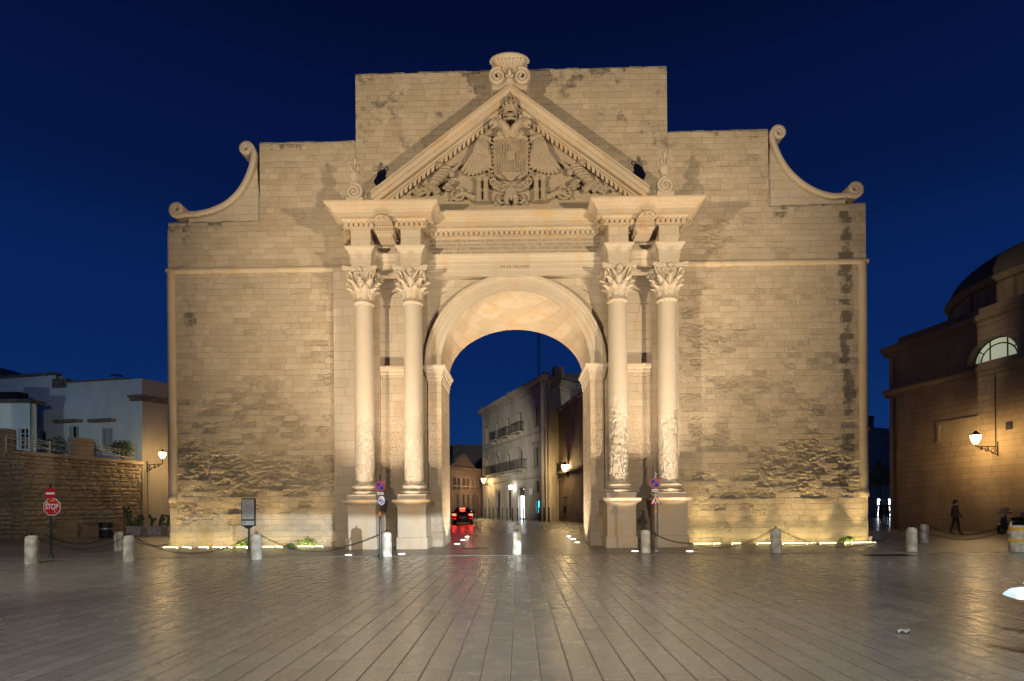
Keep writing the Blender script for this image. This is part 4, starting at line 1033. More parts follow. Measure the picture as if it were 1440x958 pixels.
# ------------------------------------------------------------------ right: domed church
c0 = G(1252, 743.0); c1_ = G(1440, 752.0)
fc = Fac((c0.x, c0.y), (c0.x + (c1_.x - c0.x) * 1.9, c0.y + (c1_.y - c0.y) * 1.9))
def z5(u, v): return (1180 + u / 1.955, 320 + v / 1.955)
chh = thing('church', 'domed tufa church with a lit half round window and blank wall, right of the gate', 'church', (c0.x, c0.y, 0))
zc1 = (fc.pix(*z5(150, 335))[1] + fc.pix(*z5(508, 200))[1]) / 2; zc2 = (fc.pix(*z5(150, 455))[1] + fc.pix(*z5(508, 350))[1]) / 2
m_ = MB(); ln = fc.rect(*z5(352, 312), *z5(492, 384)); al, zl0 = fc.pix(*z5(352, 384)); ar_, zl1 = fc.pix(*z5(492, 340)); 
lz = zc2 + .32; lc = (al + ar_) / 2; lr = (ar_ - al) / 2; lh = lr * .92
NO = 24
fc.wall(m_, 0, fc.L, 0, lz); fc.box(m_, 0, fc.L, lz, zc1, -1.2, -.6)
for a0_, a1_ in ((0, lc - lr), (lc + lr, fc.L)): m_.face([fc.pt(a0_, lz), fc.pt(a1_, lz), fc.pt(a1_, zc1), fc.pt(a0_, zc1)])
for k in range(NO):
    t0, t1 = PI * k / NO, PI * (k + 1) / NO
    x0, x1 = lc - lr * math.cos(t0), lc - lr * math.cos(t1); y0, y1 = lz + lh * math.sin(t0), lz + lh * math.sin(t1)
    m_.face([fc.pt(x0, y0), fc.pt(x1, y1), fc.pt(x1, zc1), fc.pt(x0, zc1)]); m_.face([fc.pt(x0, y0), fc.pt(x1, y1), fc.pt(x1, y1, -.5), fc.pt(x0, y0, -.5)])
m_.face([fc.pt(lc - lr, lz), fc.pt(lc + lr, lz), fc.pt(lc + lr, lz, -.5), fc.pt(lc - lr, lz, -.5)])
# side wall going back
fs_b = fc.pt(0, 0, -16); fs = Fac((fs_b.x, fs_b.y), (c0.x, c0.y)); fs.wall(m_, 0, fs.L, 0, zc1)
m_.build('wall', M['church'], chh)
m_ = MB()
for f_, e_ in ((fc, 0), (fs, 1)):
    for zc_, k in ((zc1, 1.), (zc2, .8)):
        pf = [(-.05, zc_ - .55 * k), (.08, zc_ - .5 * k), (.1, zc_ - .3 * k), (.3 * k, zc_ - .2 * k), (.36 * k, zc_ - .05 * k), (.36 * k, zc_ + .06 * k), (-.05, zc_ + .1 * k)]
        f_.cornice(m_, -.36 * k if not e_ else 0, f_.L + (.3 * k if e_ else 0), pf)
m_.build('cornice', M['churchtrim'], chh)
m_ = MB(); fc.box(m_, 0.5, fc.L, zc1 + .1, zc1 + .55, -1., -.2); m_.build('parapet', M['churchtrim'], chh)
pb = MB(); arcp = [(lc - lr * math.cos(PI * k / NO), lz + lh * math.sin(PI * k / NO)) for k in range(NO + 1)]
pb.face([fc.pt(a, z, -.48) for a, z in arcp])
wd = MB()
for rr in (1.0, .74):
    q = [(lc - lr * rr * .98 * math.cos(PI * k / NO), lz + lh * rr * .98 * math.sin(PI * k / NO)) for k in range(NO + 1)]
    for k in range(NO): wd.tube([fc.pt(*q[k], -.45), fc.pt(*q[k + 1], -.45)], .035, 5)
wd.tube([fc.pt(lc - lr, lz + .03, -.45), fc.pt(lc + lr, lz + .03, -.45)], .04, 5)
for k in (-.34, .34): wd.tube([fc.pt(lc + k * lr, lz, -.45), fc.pt(lc + k * lr, lz + lh * .93, -.45)], .035, 5)
for t in (.2, .8): wd.tube([fc.pt(lc - lr * .74 * math.cos(PI * t), lz + lh * .74 * math.sin(PI * t), -.45), fc.pt(lc - lr * math.cos(PI * t), lz + lh * math.sin(PI * t), -.45)], .03, 5)
lun = wd.build('half_round_window', M['iron'], chh); pb.build('pane', GL['lunette'], lun)
m_ = MB(); a0_, z0_ = fc.pix(*z5(272, 590)); a1_, z1_ = fc.pix(*z5(385, 523)); zb_, zt2 = fc.pix(*z5(272, 590))[1], fc.pix(*z5(272, 547))[1]
zt2 = (zt2 + z1_) / 2; zb_ = (zb_ + fc.pix(*z5(385, 568))[1]) / 2
t = .17
for q in ((a0_, a0_ + t, zb_, zt2), (a1_ - t, a1_, zb_, zt2), (a0_, a1_, zt2, zt2 + t), (a0_ - .05, a1_ + .05, zb_ - t, zb_)): fc.box(m_, *q, -.02, .09)
fc.box(m_, a0_ + t, a1_ - t, zb_, zt2, -.02, .03); m_.build('stone_panel', plaster('panel_stone', (.42, .33, .22), .6), chh)
m_ = MB(); 
for u, v in ((468, 545),): a_, z_ = fc.pix(*z5(u, v)); fc.box(m_, a_ - .15, a_ + .15, z_ - .2, z_ + .2, -.01, .04)
m_.build('vent_hole', M['iron'], chh)
m_ = MB(); a_, z_ = fc.pix(*z5(425, 390)); a2, z2 = fc.pix(*z5(432, 600)); m_.tube([fc.pt(a2, zc2 - .5, .04), fc.pt(a2, z2, .04)], .02, 5); m_.build('cable', M['iron'], chh)
# dome
dc = Vector((35.1, 10.2, 0)); rd = 7.8; zdr = 14.5
m_ = MB(); zb_d = zc1 - .3
m_.lathe([(rd * .97, zb_d), (rd * .97, zdr - .35), (rd * 1.0, zdr - .3), (rd * 1.02, zdr - .1), (rd * 1.03, zdr)], dc.x, dc.y, 56)
for k in range(16):
    a = 2 * PI * k / 16 + .2; x, y = dc.x + rd * .96 * math.cos(a), dc.y + rd * .96 * math.sin(a); m_.box(x - .25, x + .25, y - .25, y + .25, zb_d, zdr - .4)
m_.build('drum', M['churchtrim'], chh, smooth=30)
m_ = MB(); m_.lathe([(rd * 1.03, zdr)] + [(rd * 1.0 * math.cos(PI / 2 * k / 14), zdr + .1 + 3.1 * math.sin(PI / 2 * k / 14)) for k in range(14)] + [(.4, zdr + 3.15)], dc.x, dc.y, 56)
m_.build('dome', plaster('dome_lead', (.12, .1, .08), .5), chh, smooth=30)
m_ = MB(); zq = zdr + 3.1; m_.lathe([(.9, zq - .3), (.9, zq + 1.6), (1.1, zq + 1.7), (1.0, zq + 1.9), (.3, zq + 2.8)], dc.x, dc.y, 16); m_.build('lantern', M['churchtrim'], chh)
# house in the gap between gate and church
fg = Fac((P(1220, 700, 38).x, 38), (P(1285, 700, 42).x, 42)); gp_ = thing('corner_house', 'small cream house with white shop lights between gate and church', 'house', (P(1245, 700, 38).x, 38, 0))
def zg(u, v): return (1225 + u / 4.563, 580 + v / 4.563)
zgt = fg.pix(*zg(60, 115))[1]; wo = [fg.rect(*zg(95, 258), *zg(153, 372)), fg.rect(*zg(34, 312), *zg(62, 372))]; sh_ = fg.rect(*zg(40, 552), *zg(160, 735)); sh_ = (sh_[0], sh_[1], .1, sh_[3])
m_ = MB(); fg.wall(m_, 0, fg.L, 0, zgt, wo + [sh_], .3); fg.box(m_, 0, fg.L, zgt - .2, zgt + .2, -.2, .3); m_.build('wall', M['ochre'], gp_)
fg.window(gp_, wo[0], M['white'], M['glassdark'], .3); fg.window(gp_, wo[1], M['wood'], M['glassdark'], .3)
w_ = (sh_[1] - sh_[0]) / 3
for k in range(3): fg.window(gp_, (sh_[0] + k * w_ + .05, sh_[0] + (k + 1) * w_ - .05, .1, sh_[3]), M['darkpole'], GL['white'] if k != 1 else simple('dim_shop', (.4, .38, .33), .3), .3, 'shop_window', (0, 1))
bz = fg.pix(*zg(120, 425))[1]; a_ = fg.pix(*zg(100, 425))[0]; fg.balcony(gp_, a_, a_ + 3.2, bz, .7, 1.0, M['ochre'])
fgb = Fac((fg.A.x - 2, 50), (fg.A.x + 9, 51)); rb = thing('roof_terrace_house', 'dark unlit taller house behind the small cream corner house', 'house', (fg.A.x, 50, 0))
m_ = MB(); zr_ = fgb.pix(*zg(80, 38))[1]; fgb.wall(m_, 0, fgb.L, 0, zr_); fgb.box(m_, 0, fgb.L, 0, zr_ - .05, -6, -.4); m_.build('wall', M['darkhouse'], rb); m_ = MB(); fgb.box(m_, -.1, fgb.L, zr_, zr_ + .3, -6, .15); m_.build('roof', M['darkhouse'], rb)
fl_ = MB(); a_, z_ = fg.pix(*zg(126, 397)); fl_.slab(lambda u, v: fg.pt(a_ - .35 + .7 * u, z_ - .45 + .9 * v, .75 + .05 * math.sin(u * 7)), 8, 4, fg.n * .02)
fo_ = tag(fl_.build('flag', M['yellow']), 'small yellow and red flag hung on the balcony beside the church', 'flag')
fs2 = MB(); fs2.slab(lambda u, v: fg.pt(a_ - .12 + .24 * u, z_ - .4 + .8 * v, .79 + .05 * math.sin((u * .34 + .33) * 7)), 4, 4, fg.n * .01); WL[fo_.name] = Vector(); fs2.build('stripe', M['red'], fo_)
# ------------------------------------------------------------------ left: terrace wall and limewashed house
def z3(u, v): return (u / 3.09, 500 + v / 3.09)
w0 = G(*z3(618, 772)); w1 = G(*z3(103, 802))
w2 = w1 + (w1 - w0) * .9
fw = Fac((w1.x, w1.y), (w0.x, w0.y))
tw = thing('terrace_wall', 'high weathered rubble stone terrace wall left of the gate', 'wall', (w0.x, w0.y, 0))
zw0 = (fw.pix(*z3(120, 425))[1] + fw.pix(*z3(600, 480))[1]) / 2
def rubble(F_, a0, a1, z1, seed, name='wall', ez=.5):
    rn = random.Random(seed); mb = MB(); z = 0
    F_.box(mb, a0, a1, 0, z1 - .03, -.6, -.12)
    while z < z1 - .05:
        h = min(rn.uniform(.2, .34), z1 - z); a = a0 - rn.uniform(0, .4)
        while a < a1:
            w = rn.uniform(.35, .9); p, q = max(a, a0), min(a + w, a1); a += w
            if q - p < .05: continue
            o = rn.uniform(-.05, .03); mb.tone = rn.uniform(0, 1); g = .012; r_ = rn.uniform(.01, .04); n1 = rn.uniform(0, 50)
            def fn(u, v):
                ed = min(u, 1 - u, v, 1 - v) * 4; s_ = F_.pt(p + g + (q - p - 2 * g) * u, z + g + (h - 2 * g) * v, 0)
                return s_ + F_.n * (o - (.05 if ed <= 0 else 0) + .045 * NV(Vector((p * 3 + u * 3 + n1, z * 5 + v * 2, n1))))
            mb.grid(fn, 4, 4)
        z += h
    return mb
rubble(fw, 0, fw.L, zw0, 21).build('wall', M['rubble'], tw)
fw2 = Fac((w1.x - 14, w1.y - 4.0), (w1.x, w1.y)); zw2 = fw2.pix(5, 602)[1]
ap_ = fw2.pix(14, 632)[0]
rubble(fw2, 0, ap_, zw2, 22).build('wall', M['rubble'], tw)
rubble(fw2, ap_, fw2.L, fw2.pix(20, 632)[1], 23).build('wall', M['rubble'], tw)
m_ = MB(); fw.box(m_, -.1, fw.L + .05, zw0 - .02, zw0 + .2, -.7, .1); a_ = fw.pix(*z3(370, 400))[0]; fw.box(m_, a_ - .55, a_ + .55, zw0 + .2, zw0 + 1.3, -.6, .02); m_.build('coping', M['rubble'], tw)
m_ = MB(); rn = random.Random(8)
for k in range(4):
    a = fw.L * (.03 + .2 * k); fw.box(m_, a, a + fw.L * .16, 0, rn.uniform(.5, 1.0), -.05, .1 + .02 * k)
m_.build('patched_base', M['oldwall'], tw)
rg_ = thing('terrace_railing', 'white slanting wire railing along the terrace wall top', 'railing', (w0.x, w0.y, zw0))
m_ = MB()
for i, (ua, ub) in enumerate(((45, 320), (395, 600))):
    a0_, a1_ = fw.pix(*z3(ua, 420))[0], fw.pix(*z3(ub, 420))[0]
    for za, zb2 in ((1.05, .8), (.85, .72), (.5, .45), (.95, .25)): m_.tube([fw.pt(a0_, zw0 + za, -.3), fw.pt(a1_, zw0 + zb2, -.3)], .017, 5)
    for k in range(4): a = a0_ + (a1_ - a0_) * k / 3; m_.tube([fw.pt(a, zw0 + .2, -.3), fw.pt(a, zw0 + .95, -.3)], .02, 5)
m_.build('rail_wires', simple('white_rail', (.45, .45, .45), .5), rg_)
Yh = w0.y + .8
fh = Fac((P(-60, 600, Yh + 3).x, Yh + 3), (P(200, 600, Yh).x, Yh))
hs = thing('limewashed_house', 'pale limewashed flat roofed house in blue shade behind the terrace wall', 'house', (fh.A.x, fh.A.y, 0))
zh = fh.pix(*z3(540, 105))[1]; zhl = fh.pix(*z3(150, 92))[1]
hw_ = [fh.rect(*z3(92, 318), *z3(122, 402)), fh.rect(*z3(170, 330), *z3(203, 412)), fh.rect(*z3(300, 305), *z3(342, 415)), fh.rect(*z3(437, 318), *z3(490, 415))]
asp = fh.pix(*z3(245, 200))[0]
m_ = MB(); fh.wall(m_, 0, asp, 0, zhl, hw_[:2], .3); fh.wall(m_, asp, fh.L, 0, zh, hw_[2:], .3)
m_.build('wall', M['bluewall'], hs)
fr_ = Fac((fh.pt(fh.L, 0).x, fh.pt(fh.L, 0).y), (fh.pt(fh.L, 0).x + 3.2, fh.pt(fh.L, 0).y + 6)); m_ = MB(); fr_.wall(m_, .0, fr_.L, 0, zh)
m_.build('side_wall', M['ochre'], hs)
m_ = MB(); a_, z_ = fr_.pix(207, 660); m_.tube([fr_.pt(a_, .1, .08), fr_.pt(a_, z_, .08)], .035, 8); m_.build('downpipe', M['pal_trim'], hs)
m_ = MB(); fh.box(m_, -.1, asp, zhl, zhl + .2, -.4, .1); fh.box(m_, asp + .3, fh.L - 1.2, zh, zh + .12, -.4, .08)
fh.box(m_, asp - .3, asp + .9, zh - .3, zh + .35, -.4, .05)
for f_, e0, e1 in ((fh, fh.L - .9, fh.L + .3), (fr_, -.1, fr_.L)):
    zc_ = fh.pix(*z3(600, 178))[1]; f_.cornice(m_, e0, e1, [(-.02, zc_ - .32), (.08, zc_ - .3), (.12, zc_ - .15), (.3, zc_ - .05), (.33, zc_), (.33, zc_ + .06), (-.02, zc_ + .08)])
for q in ((255, 360, 290), (405, 505, 287)): a0_, z_ = fh.pix(*z3(q[0], q[2])); a1_, _ = fh.pix(*z3(q[1], q[2])); fh.box(m_, a0_, a1_, z_ - .1, z_ + .1, 0, .45)
a0_, z_ = fh.pix(*z3(55, 305)); a1_, _ = fh.pix(*z3(140, 315)); fh.box(m_, a0_, a1_, z_ - .1, z_ + .08, 0, .35)
m_.build('cornice', simple('grey_stone_ledge', (.16, .14, .12), .9, 0, .4, 4.), hs)
for i, o in enumerate(hw_): fh.window(hs, o, M['shutblue'] if i == 3 else M['bluewall'], M['shutblue'] if i == 3 else M['glassdark'], .3, 'window', (1, 0))
m_ = MB(); a_, z_ = fh.pix(*z3(75, 265)); fh.box(m_, a_ - .22, a_ + .22, z_ - .35, z_ + .35, -.02, .04); m_.build('vent', M['iron'], hs)
fl2 = Fac((P(-80, 600, Yh - 1.0).x, Yh - 1.2), (P(46, 600, Yh - 1).x, Yh - 1.2)); lh_ = thing('lean_to_house', 'lower pale annex with a dark flat roof at the far left edge', 'house', (fl2.A.x, Yh - 1.2, 0))
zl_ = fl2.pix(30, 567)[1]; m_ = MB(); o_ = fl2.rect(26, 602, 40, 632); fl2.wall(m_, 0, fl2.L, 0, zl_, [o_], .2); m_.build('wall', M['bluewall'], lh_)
m_ = MB(); fl2.box(m_, -.1, fl2.L + .1, zl_, zl_ + .25, -1.2, .2); m_.build('roof', simple('dark_roof', (.08, .08, .085), .9, 0, .3, 3.), lh_); fl2.window(lh_, o_, M['bluewall'], M['glassdark'], .2)
m_ = MB(); fl2.box(m_, fl2.L - 2.5, fl2.L - .9, zl_ + .25, zl_ + .8, -.9, -.2); m_.build('roof_tank', M['iron'], lh_)
fu = Fac((P(-40, 560, Yh + 9).x, Yh + 9), (P(33, 560, Yh + 9).x, Yh + 9)); up = thing('upper_house', 'dark sloping roof top behind the limewashed house, far left', 'house', (fu.A.x, Yh + 9, 0))
z0_, z1_ = fu.pix(33, 532)[1], fu.pix(0, 519)[1]; m_ = MB(); fu.box(m_, 0, fu.L, 0, z0_, -4, 0); m_.build('wall', M['darkhouse'], up)
m_ = MB(); m_.hexa([fu.pt(0, z0_, .2), fu.pt(fu.L + .3, z0_, .2), fu.pt(fu.L + .3, z0_, -4), fu.pt(0, z0_, -4), fu.pt(0, z1_ + .8, .2), fu.pt(fu.L + .3, z0_ + .15, .2), fu.pt(fu.L + .3, z0_ + .15, -4), fu.pt(0, z1_ + .8, -4)]); m_.build('roof', M['darkhouse'], up)
# ------------------------------------------------------------------ plants
def leaves(mb, c, r, n_, size, seed, squash=(1, 1, 1)):
    rn = random.Random(seed)
    for _ in range(n_):
        d = Vector((rn.gauss(0, 1), rn.gauss(0, 1), rn.gauss(0, 1))).normalized() * r * (.35 + .65 * rn.random() ** .5)
        p = Vector(c) + Vector((d.x * squash[0], d.y * squash[1], d.z * squash[2])) * (1 + .3 * NV(d * 3 / r + Vector((seed, 0, 0))))
        a = Vector((rn.gauss(0, 1), rn.gauss(0, 1), rn.gauss(0, 1))).normalized(); b_ = a.cross(Vector((rn.gauss(0, 1), rn.gauss(0, 1), rn.gauss(0, 1)))).normalized(); s_ = size * rn.uniform(.6, 1.3)
        mb.face([p - a * s_, p + b_ * s_ * .45, p + a * s_, p - b_ * s_ * .45])
def bush(name, label, cat, base, h, r, seed, n_=500, size=.09, squash=(1, 1, 1), group=None, mat='plant'):
    t = thing(name, label, cat, base, 0, group); b_ = Vector(base)
    m_ = MB(); m_.tube([b_, b_ + Vector((.05, 0, h * .5)), b_ + Vector((0, .05, h - r * .4))], [.07, .05, .03], 6)
    for k in range(4): a = k * 1.7; m_.tube([b_ + Vector((0, 0, h * .45)), b_ + Vector((math.cos(a) * r * .6, math.sin(a) * r * .6, h * .8))], [.04, .015], 5)
    m_.build('trunk', M['bark'], t); m_ = MB(); leaves(m_, b_ + Vector((0, 0, h)), r, n_, size, seed, squash); m_.build('crown', M[mat], t)
    return t
TP = lambda u, v: (lambda p: Vector((p.x, p.y, zw0 - .15)))(P(u, v, Yh - 1.6))
bush('potted_bush', 'round clipped bush on the terrace near the house corner', 'bush', TP(172, 640), 1.15, .62, 1, 900, .08, (1, 1, .9))
bush('terrace_shrub', 'loose dark shrub on the terrace left of the stone pier', 'shrub', TP(80, 640), 1.25, .75, 2, 420, .1)
bush('terrace_bush', 'tall dark bush on the terrace behind the stone pier', 'bush', TP(122, 640), 1.2, .55, 3, 420, .1)
bush('street_tree', 'small green tree in front of the shop beside the gate', 'tree', P(1238, 720, 33).xy.to_3d() + Vector((0, 0, .03)), 4.3, 1.0, 5, 700, .13, (1, 1, 1.2))
def palm(base, h, r, label, seed):
    t = thing('palm_tree', label, 'palm tree', base); b_ = Vector(base); m_ = MB(); m_.lathe([(.28, b_.z), (.2, b_.z + h * .4), (.2, b_.z + h)], b_.x, b_.y, 12); m_.build('trunk', M['bark'], t)
    m_ = MB(); rn = random.Random(seed); top = b_ + Vector((0, 0, h))
    for k in range(18):
        a = k * 2.4 + rn.uniform(-.2, .2); el = rn.uniform(-.1, .9); d = Vector((math.cos(a), math.sin(a), 0))
        pts = [top + d * r * q + Vector((0, 0, r * (el * q - .75 * q * q))) for q in (0, .25, .5, .75, 1)]
        m_.tube(pts, [.04, .03, .025, .02, .01], 4)
        for i in range(1, 24):
            q = i / 24; p = top + d * r * q + Vector((0, 0, r * (el * q - .75 * q * q))); sd = Vector((-d.y, d.x, 0))
            for g in (-1, 1): e_ = p + sd * g * r * .22 * (1 - q * .6) + d * .12 * r - Vector((0, 0, .12 * r)); m_.face([p, p + d * .09, e_])
    m_.build('crown', M['plant'], t)
pp_ = P(183, 536, Yh + 14); palm((pp_.x, Yh + 14, 0), pp_.z - .2, 2.3, 'dark palm crown showing above the limewashed house roof', 3)
tb_ = MB(); tp_ = [Vector((w1.x - .3, w1.y, 0)), Vector((w0.x - .3, w0.y, 0)), Vector((-75, w0.y, 0)), Vector((-75, w1.y, 0))]
tb_.hexa([q + Vector((0, 0, 3.)) for q in tp_] + [q + Vector((0, 0, zw0 - .15)) for q in tp_]); tag(tb_.build('terrace', M['pal_trim']), kind='structure')
# cactus planters
for i, (u0, u1, lab) in enumerate(((562, 625, 'grey concrete planter with a tall prickly pear at the wall foot'), (656, 714, 'grey concrete planter with low prickly pear beside the gate corner'))):
    p = G((u0 + u1) / 2 / 3.09, 500 + 784 / 3.09); wd_ = (u1 - u0) / 3.09 * (p.y - CAM.y) / F
    t = thing('cactus_planter', lab, 'planter', (p.x, p.y, .03), 0, 'prickly pear planters at the wall foot'); m_ = MB()
    m_.bbox(p.x - wd_ / 2, p.x + wd_ / 2, p.y - .3, p.y + .3, .03, .58, .03); m_.build('trough', simple('concrete', (.32, .32, .31), .85, 0, .3, 5., .01) if not i else bpy.data.materials['concrete'], t)
    m_ = MB(); rn = random.Random(i + 3)
    def pad(c, r, d): 
        m_.ball(c, (r * .7, .05, r), 10, 8, 0, Matrix.Rotation(d, 3, 'Y'))
    for k in range(3 if i else 2):
        x = p.x + (k - .7) * .45; z = .6; lean = rn.uniform(-.3, .3)
        for j in range(3 if (i or k) else 5):
            pad((x, p.y + rn.uniform(-.08, .08), z + .1), rn.uniform(.13, .18), lean); 
            if rn.random() > .4: pad((x + .17, p.y + .04, z + .16), .12, .8)
            if rn.random() > .5: pad((x - .16, p.y - .04, z + .12), .11, -.9)
            x += math.sin(lean) * .26; z += .23; lean += rn.uniform(-.6, .6)
    m_.build('prickly_pear', M['plant'], t, smooth=True)
# weeds along the wall foot
for i, (u, v, r_, lab) in enumerate(((432, 770, .32, 'bright green weed tuft at the left wall foot near the pedestals'), (345, 768, .26, 'green weed tuft beside the information board post'), (1190, 766, .22, 'small green weed tuft at the right wall foot'), (409, 771, .12, 'tiny weed tuft left of the larger left wall tuft'))):
    p = P(u, v, -.28); m_ = MB(); leaves(m_, (p.x, p.y, .06 + r_ * .45), r_, 150, .06, i + 40, (1.3, .5, .7)); tag(m_.build('weed', M['weed']), lab, 'weed', 'weeds at the wall foot')
# ------------------------------------------------------------------ bollards and chains
def bollard_proto():
    t = thing('bollard', 'x', 'bollard', (0, 0, 0), 0, 'stone bollards round the gate')
    m_ = MB(); m_.lathe([(.165, -.03), (.165, .02), (.158, .5), (.155, .7), (.14, .755), (.09, .785), (.0, .79)], 0, 0, 12, PI / 12, fn=lambda r, z, a: r * (1 + .05 * NV(Vector((math.cos(a) * 1.5, math.sin(a) * 1.5, z * 4)))))
    m_.build('stone_post', M['bollard'], t, local=True, smooth=35)
    m_ = MB(); m_.tube([(.0, 0, .78), (0, 0, .83)], .02, 6); m_.tube([(.035 * math.cos(a), 0, .84 + .035 * math.sin(a)) for a in [2 * PI * k / 10 for k in range(11)]], .01, 6); m_.build('ring', M['iron'], t, local=True)
    return t
BP = bollard_proto(); BL = {}
spots = {'A': (45, 792, 1.05, 'stubby pale bollard beside the stop sign'), 'B': (182, 789, 1.0, 'pale bollard left of the gate corner, front of a close pair'), 'B2': (167, 775, .95, 'bollard behind the front one left of the gate corner'),
    'C': (361, 786, 1.0, 'grey bollard beside the information board'), 'D': (544, 782, 1.0, 'bollard in front of the left pedestals'), 'E': (727, 779.5, .95, 'white bollard in the middle of the gateway'), 'E2': (729, 762, .95, 'bollard half hidden behind the middle gateway one'),
    'H': (908, 777.5, .98, 'bollard in front of the right pedestals beside a sign pole'), 'I': (1091, 777, 1.0, 'bollard alone before the right wall with chains on both sides'), 'J': (1282, 775.5, 1.0, 'bollard right of the gate corner, front of a close pair'), 'J2': (1300, 763, .95, 'bollard behind the front one right of the gate corner')}
first = True; BOL = {}
for k, (u, v, s_, lab) in spots.items():
    o = BP if first else copy_tree(BP); first = False
    p = G(u, v, .035); o.location = (p.x, p.y, .035); o.scale = (s_, s_, s_); o.rotation_euler.z = random.uniform(0, 6); o['label'] = lab
    BOL[k] = Vector((p.x, p.y, .035 + .8 * s_)); 
p = G(149, 757, .03); dkb = thing('bin', 'dark round street bin by the terrace wall foot', 'bin', (p.x, p.y, .03)); m_ = MB(); m_.lathe([(.3, .03), (.32, .1), (.32, .8), (.34, .82), (.34, .88), (.29, .9), (.27, .8)], p.x, p.y, 18); m_.build('barrel', M['iron'], dkb, smooth=40)
m_ = MB(); m_.lathe([(.33, .5), (.345, .52), (.345, .58), (.33, .6)], p.x, p.y, 18); m_.build('band', M['pole'], dkb, smooth=40)
# striped bollard with a blue arrow sign
p = G(1430, 776, .03); sb_ = thing('striped_bollard', 'grey bollard with yellow stripes and a blue arrow disc, right edge', 'bollard', (p.x, p.y, .03))
m_ = MB(); m_.lathe([(.21, .03), (.21, .84), (.19, .88), (0, .89)], p.x, p.y, 20); m_.build('post', M['bollard'], sb_, smooth=35)
m_ = MB()
for z in (.36, .72): m_.lathe([(.211, z), (.214, z + .003), (.214, z + .09), (.211, z + .093)], p.x, p.y, 20)
m_.build('stripe', M['yellow'], sb_, smooth=40); BOL['K'] = Vector((p.x - .1, p.y, .82))
m_ = MB(); q = p + Vector((.34, -.26, 0)); c_ = (q.x, q.y, .72); m_.loft([[(c_[0] + .27 * math.cos(a), c_[1] + d, c_[2] + .27 * math.sin(a)) for a in [2 * PI * k / 28 for k in range(28)]] for d in (0, .02)], True, True); ds = m_.build('disc', M['blue'], sb_)
m_ = MB(); m_.tube([(c_[0] + .1, c_[1] - .004, c_[2] + .1), (c_[0] - .1, c_[1] - .004, c_[2] - .1)], .03, 4, True); m_.prism([(c_[0] - .16, c_[2] - .16), (c_[0] + .02, c_[2] - .14), (c_[0] - .14, c_[2] + .02)], c_[1] - .008, c_[1] - .002); m_.build('arrow', M['white'], ds)
def chain(a, b, sag, label):
    a, b = Vector(a), Vector(b); L = (b - a).length; n_ = int(L / .095); m_ = MB(); pts = []
    for i in range(n_ + 1): t = i / n_; q = a.lerp(b, t); q.z -= sag * 4 * t * (1 - t); pts.append(q)
    for i in range(n_):
        c_ = (pts[i] + pts[i + 1]) / 2; d = (pts[i + 1] - pts[i]).normalized(); s_ = d.cross(Vector((0, 0, 1))).normalized(); up_ = s_.cross(d)
        w = s_ * math.cos(.8) + up_ * math.sin(.8) if i % 2 else s_ * math.cos(-.8) + up_ * math.sin(-.8)
        m_.tube([c_ + d * .058 * math.cos(q) + w * .032 * math.sin(q) for q in [2 * PI * k / 8 for k in range(9)]], .0072, 5, False)
    tag(m_.build('chain', M['iron']), label, 'chain', 'black chains slung between the bollards')
dz = Vector((0, 0, .02))
chain(BOL['A'] + dz, BOL['B'] + dz, .45, 'black chain from the stop sign bollard to the front left pair')
chain(BOL['A'] + dz + Vector((.1, .3, 0)), BOL['B2'] + dz, .4, 'black chain from the stop sign bollard to the rear left one')
chain(BOL['B'] + dz, BOL['C'] + dz, .62, 'black chain sagging before the left wall corner')
chain(BOL['B2'] + dz, P(240, 764, -.6), .3, 'black chain from the rear left bollard to the gate corner')
chain(BOL['C'] + dz, P(487, 768, -1.7) , .38, 'black chain from the information board bollard to the left pedestal')
chain(P(487, 768, -1.7), BOL['D'] + dz, .05, 'short black chain rising past the left pedestal')
chain(BOL['H'] + dz, P(972, 764, -1.75), .14, 'short black chain across the right pedestal')
chain(P(972, 764, -1.75), BOL['I'] + dz, .38, 'black chain before the right wall near the pedestal')
chain(BOL['I'] + dz, BOL['J'] + dz, .66, 'long black chain before the right gate corner')
chain(BOL['J'] + dz, BOL['K'] + dz, .42, 'black chain from front right bollard to the striped one')
chain(BOL['J2'] + dz, BOL['K'] + dz + Vector((0, .2, .1)), .42, 'black chain from rear right bollard toward the striped one')
# thin street bollards in front of the palazzo
tp = thing('street_bollard', 'thin dark iron bollard in the row before the palazzo', 'bollard', (0, 0, 0), 0, 'thin iron bollards before the palazzo')
m_ = MB(); m_.lathe([(.06, 0), (.05, .05), (.045, .95), (.06, .97), (.06, 1.02), (.03, 1.08), (0, 1.1)], 0, 0, 10); m_.build('iron_post', M['iron'], tp, local=True)
first = True
for k in range(15):
    a = fp.L * (-.02 + k * .0735); q = fp.pt(a, .02, 2.6)
    o = tp if first else copy_tree(tp); first = False; o.location = q; o.scale = (1.25, 1.25, 1.25)
for k in range(3):
    q = fo.pt(1.2 + k * 2.4, .02, 2.4); o = copy_tree(tp); o.location = q; o.scale = (1.3, 1.3, 1.3); o['label'] = 'thin iron bollard in front of the old stone house'
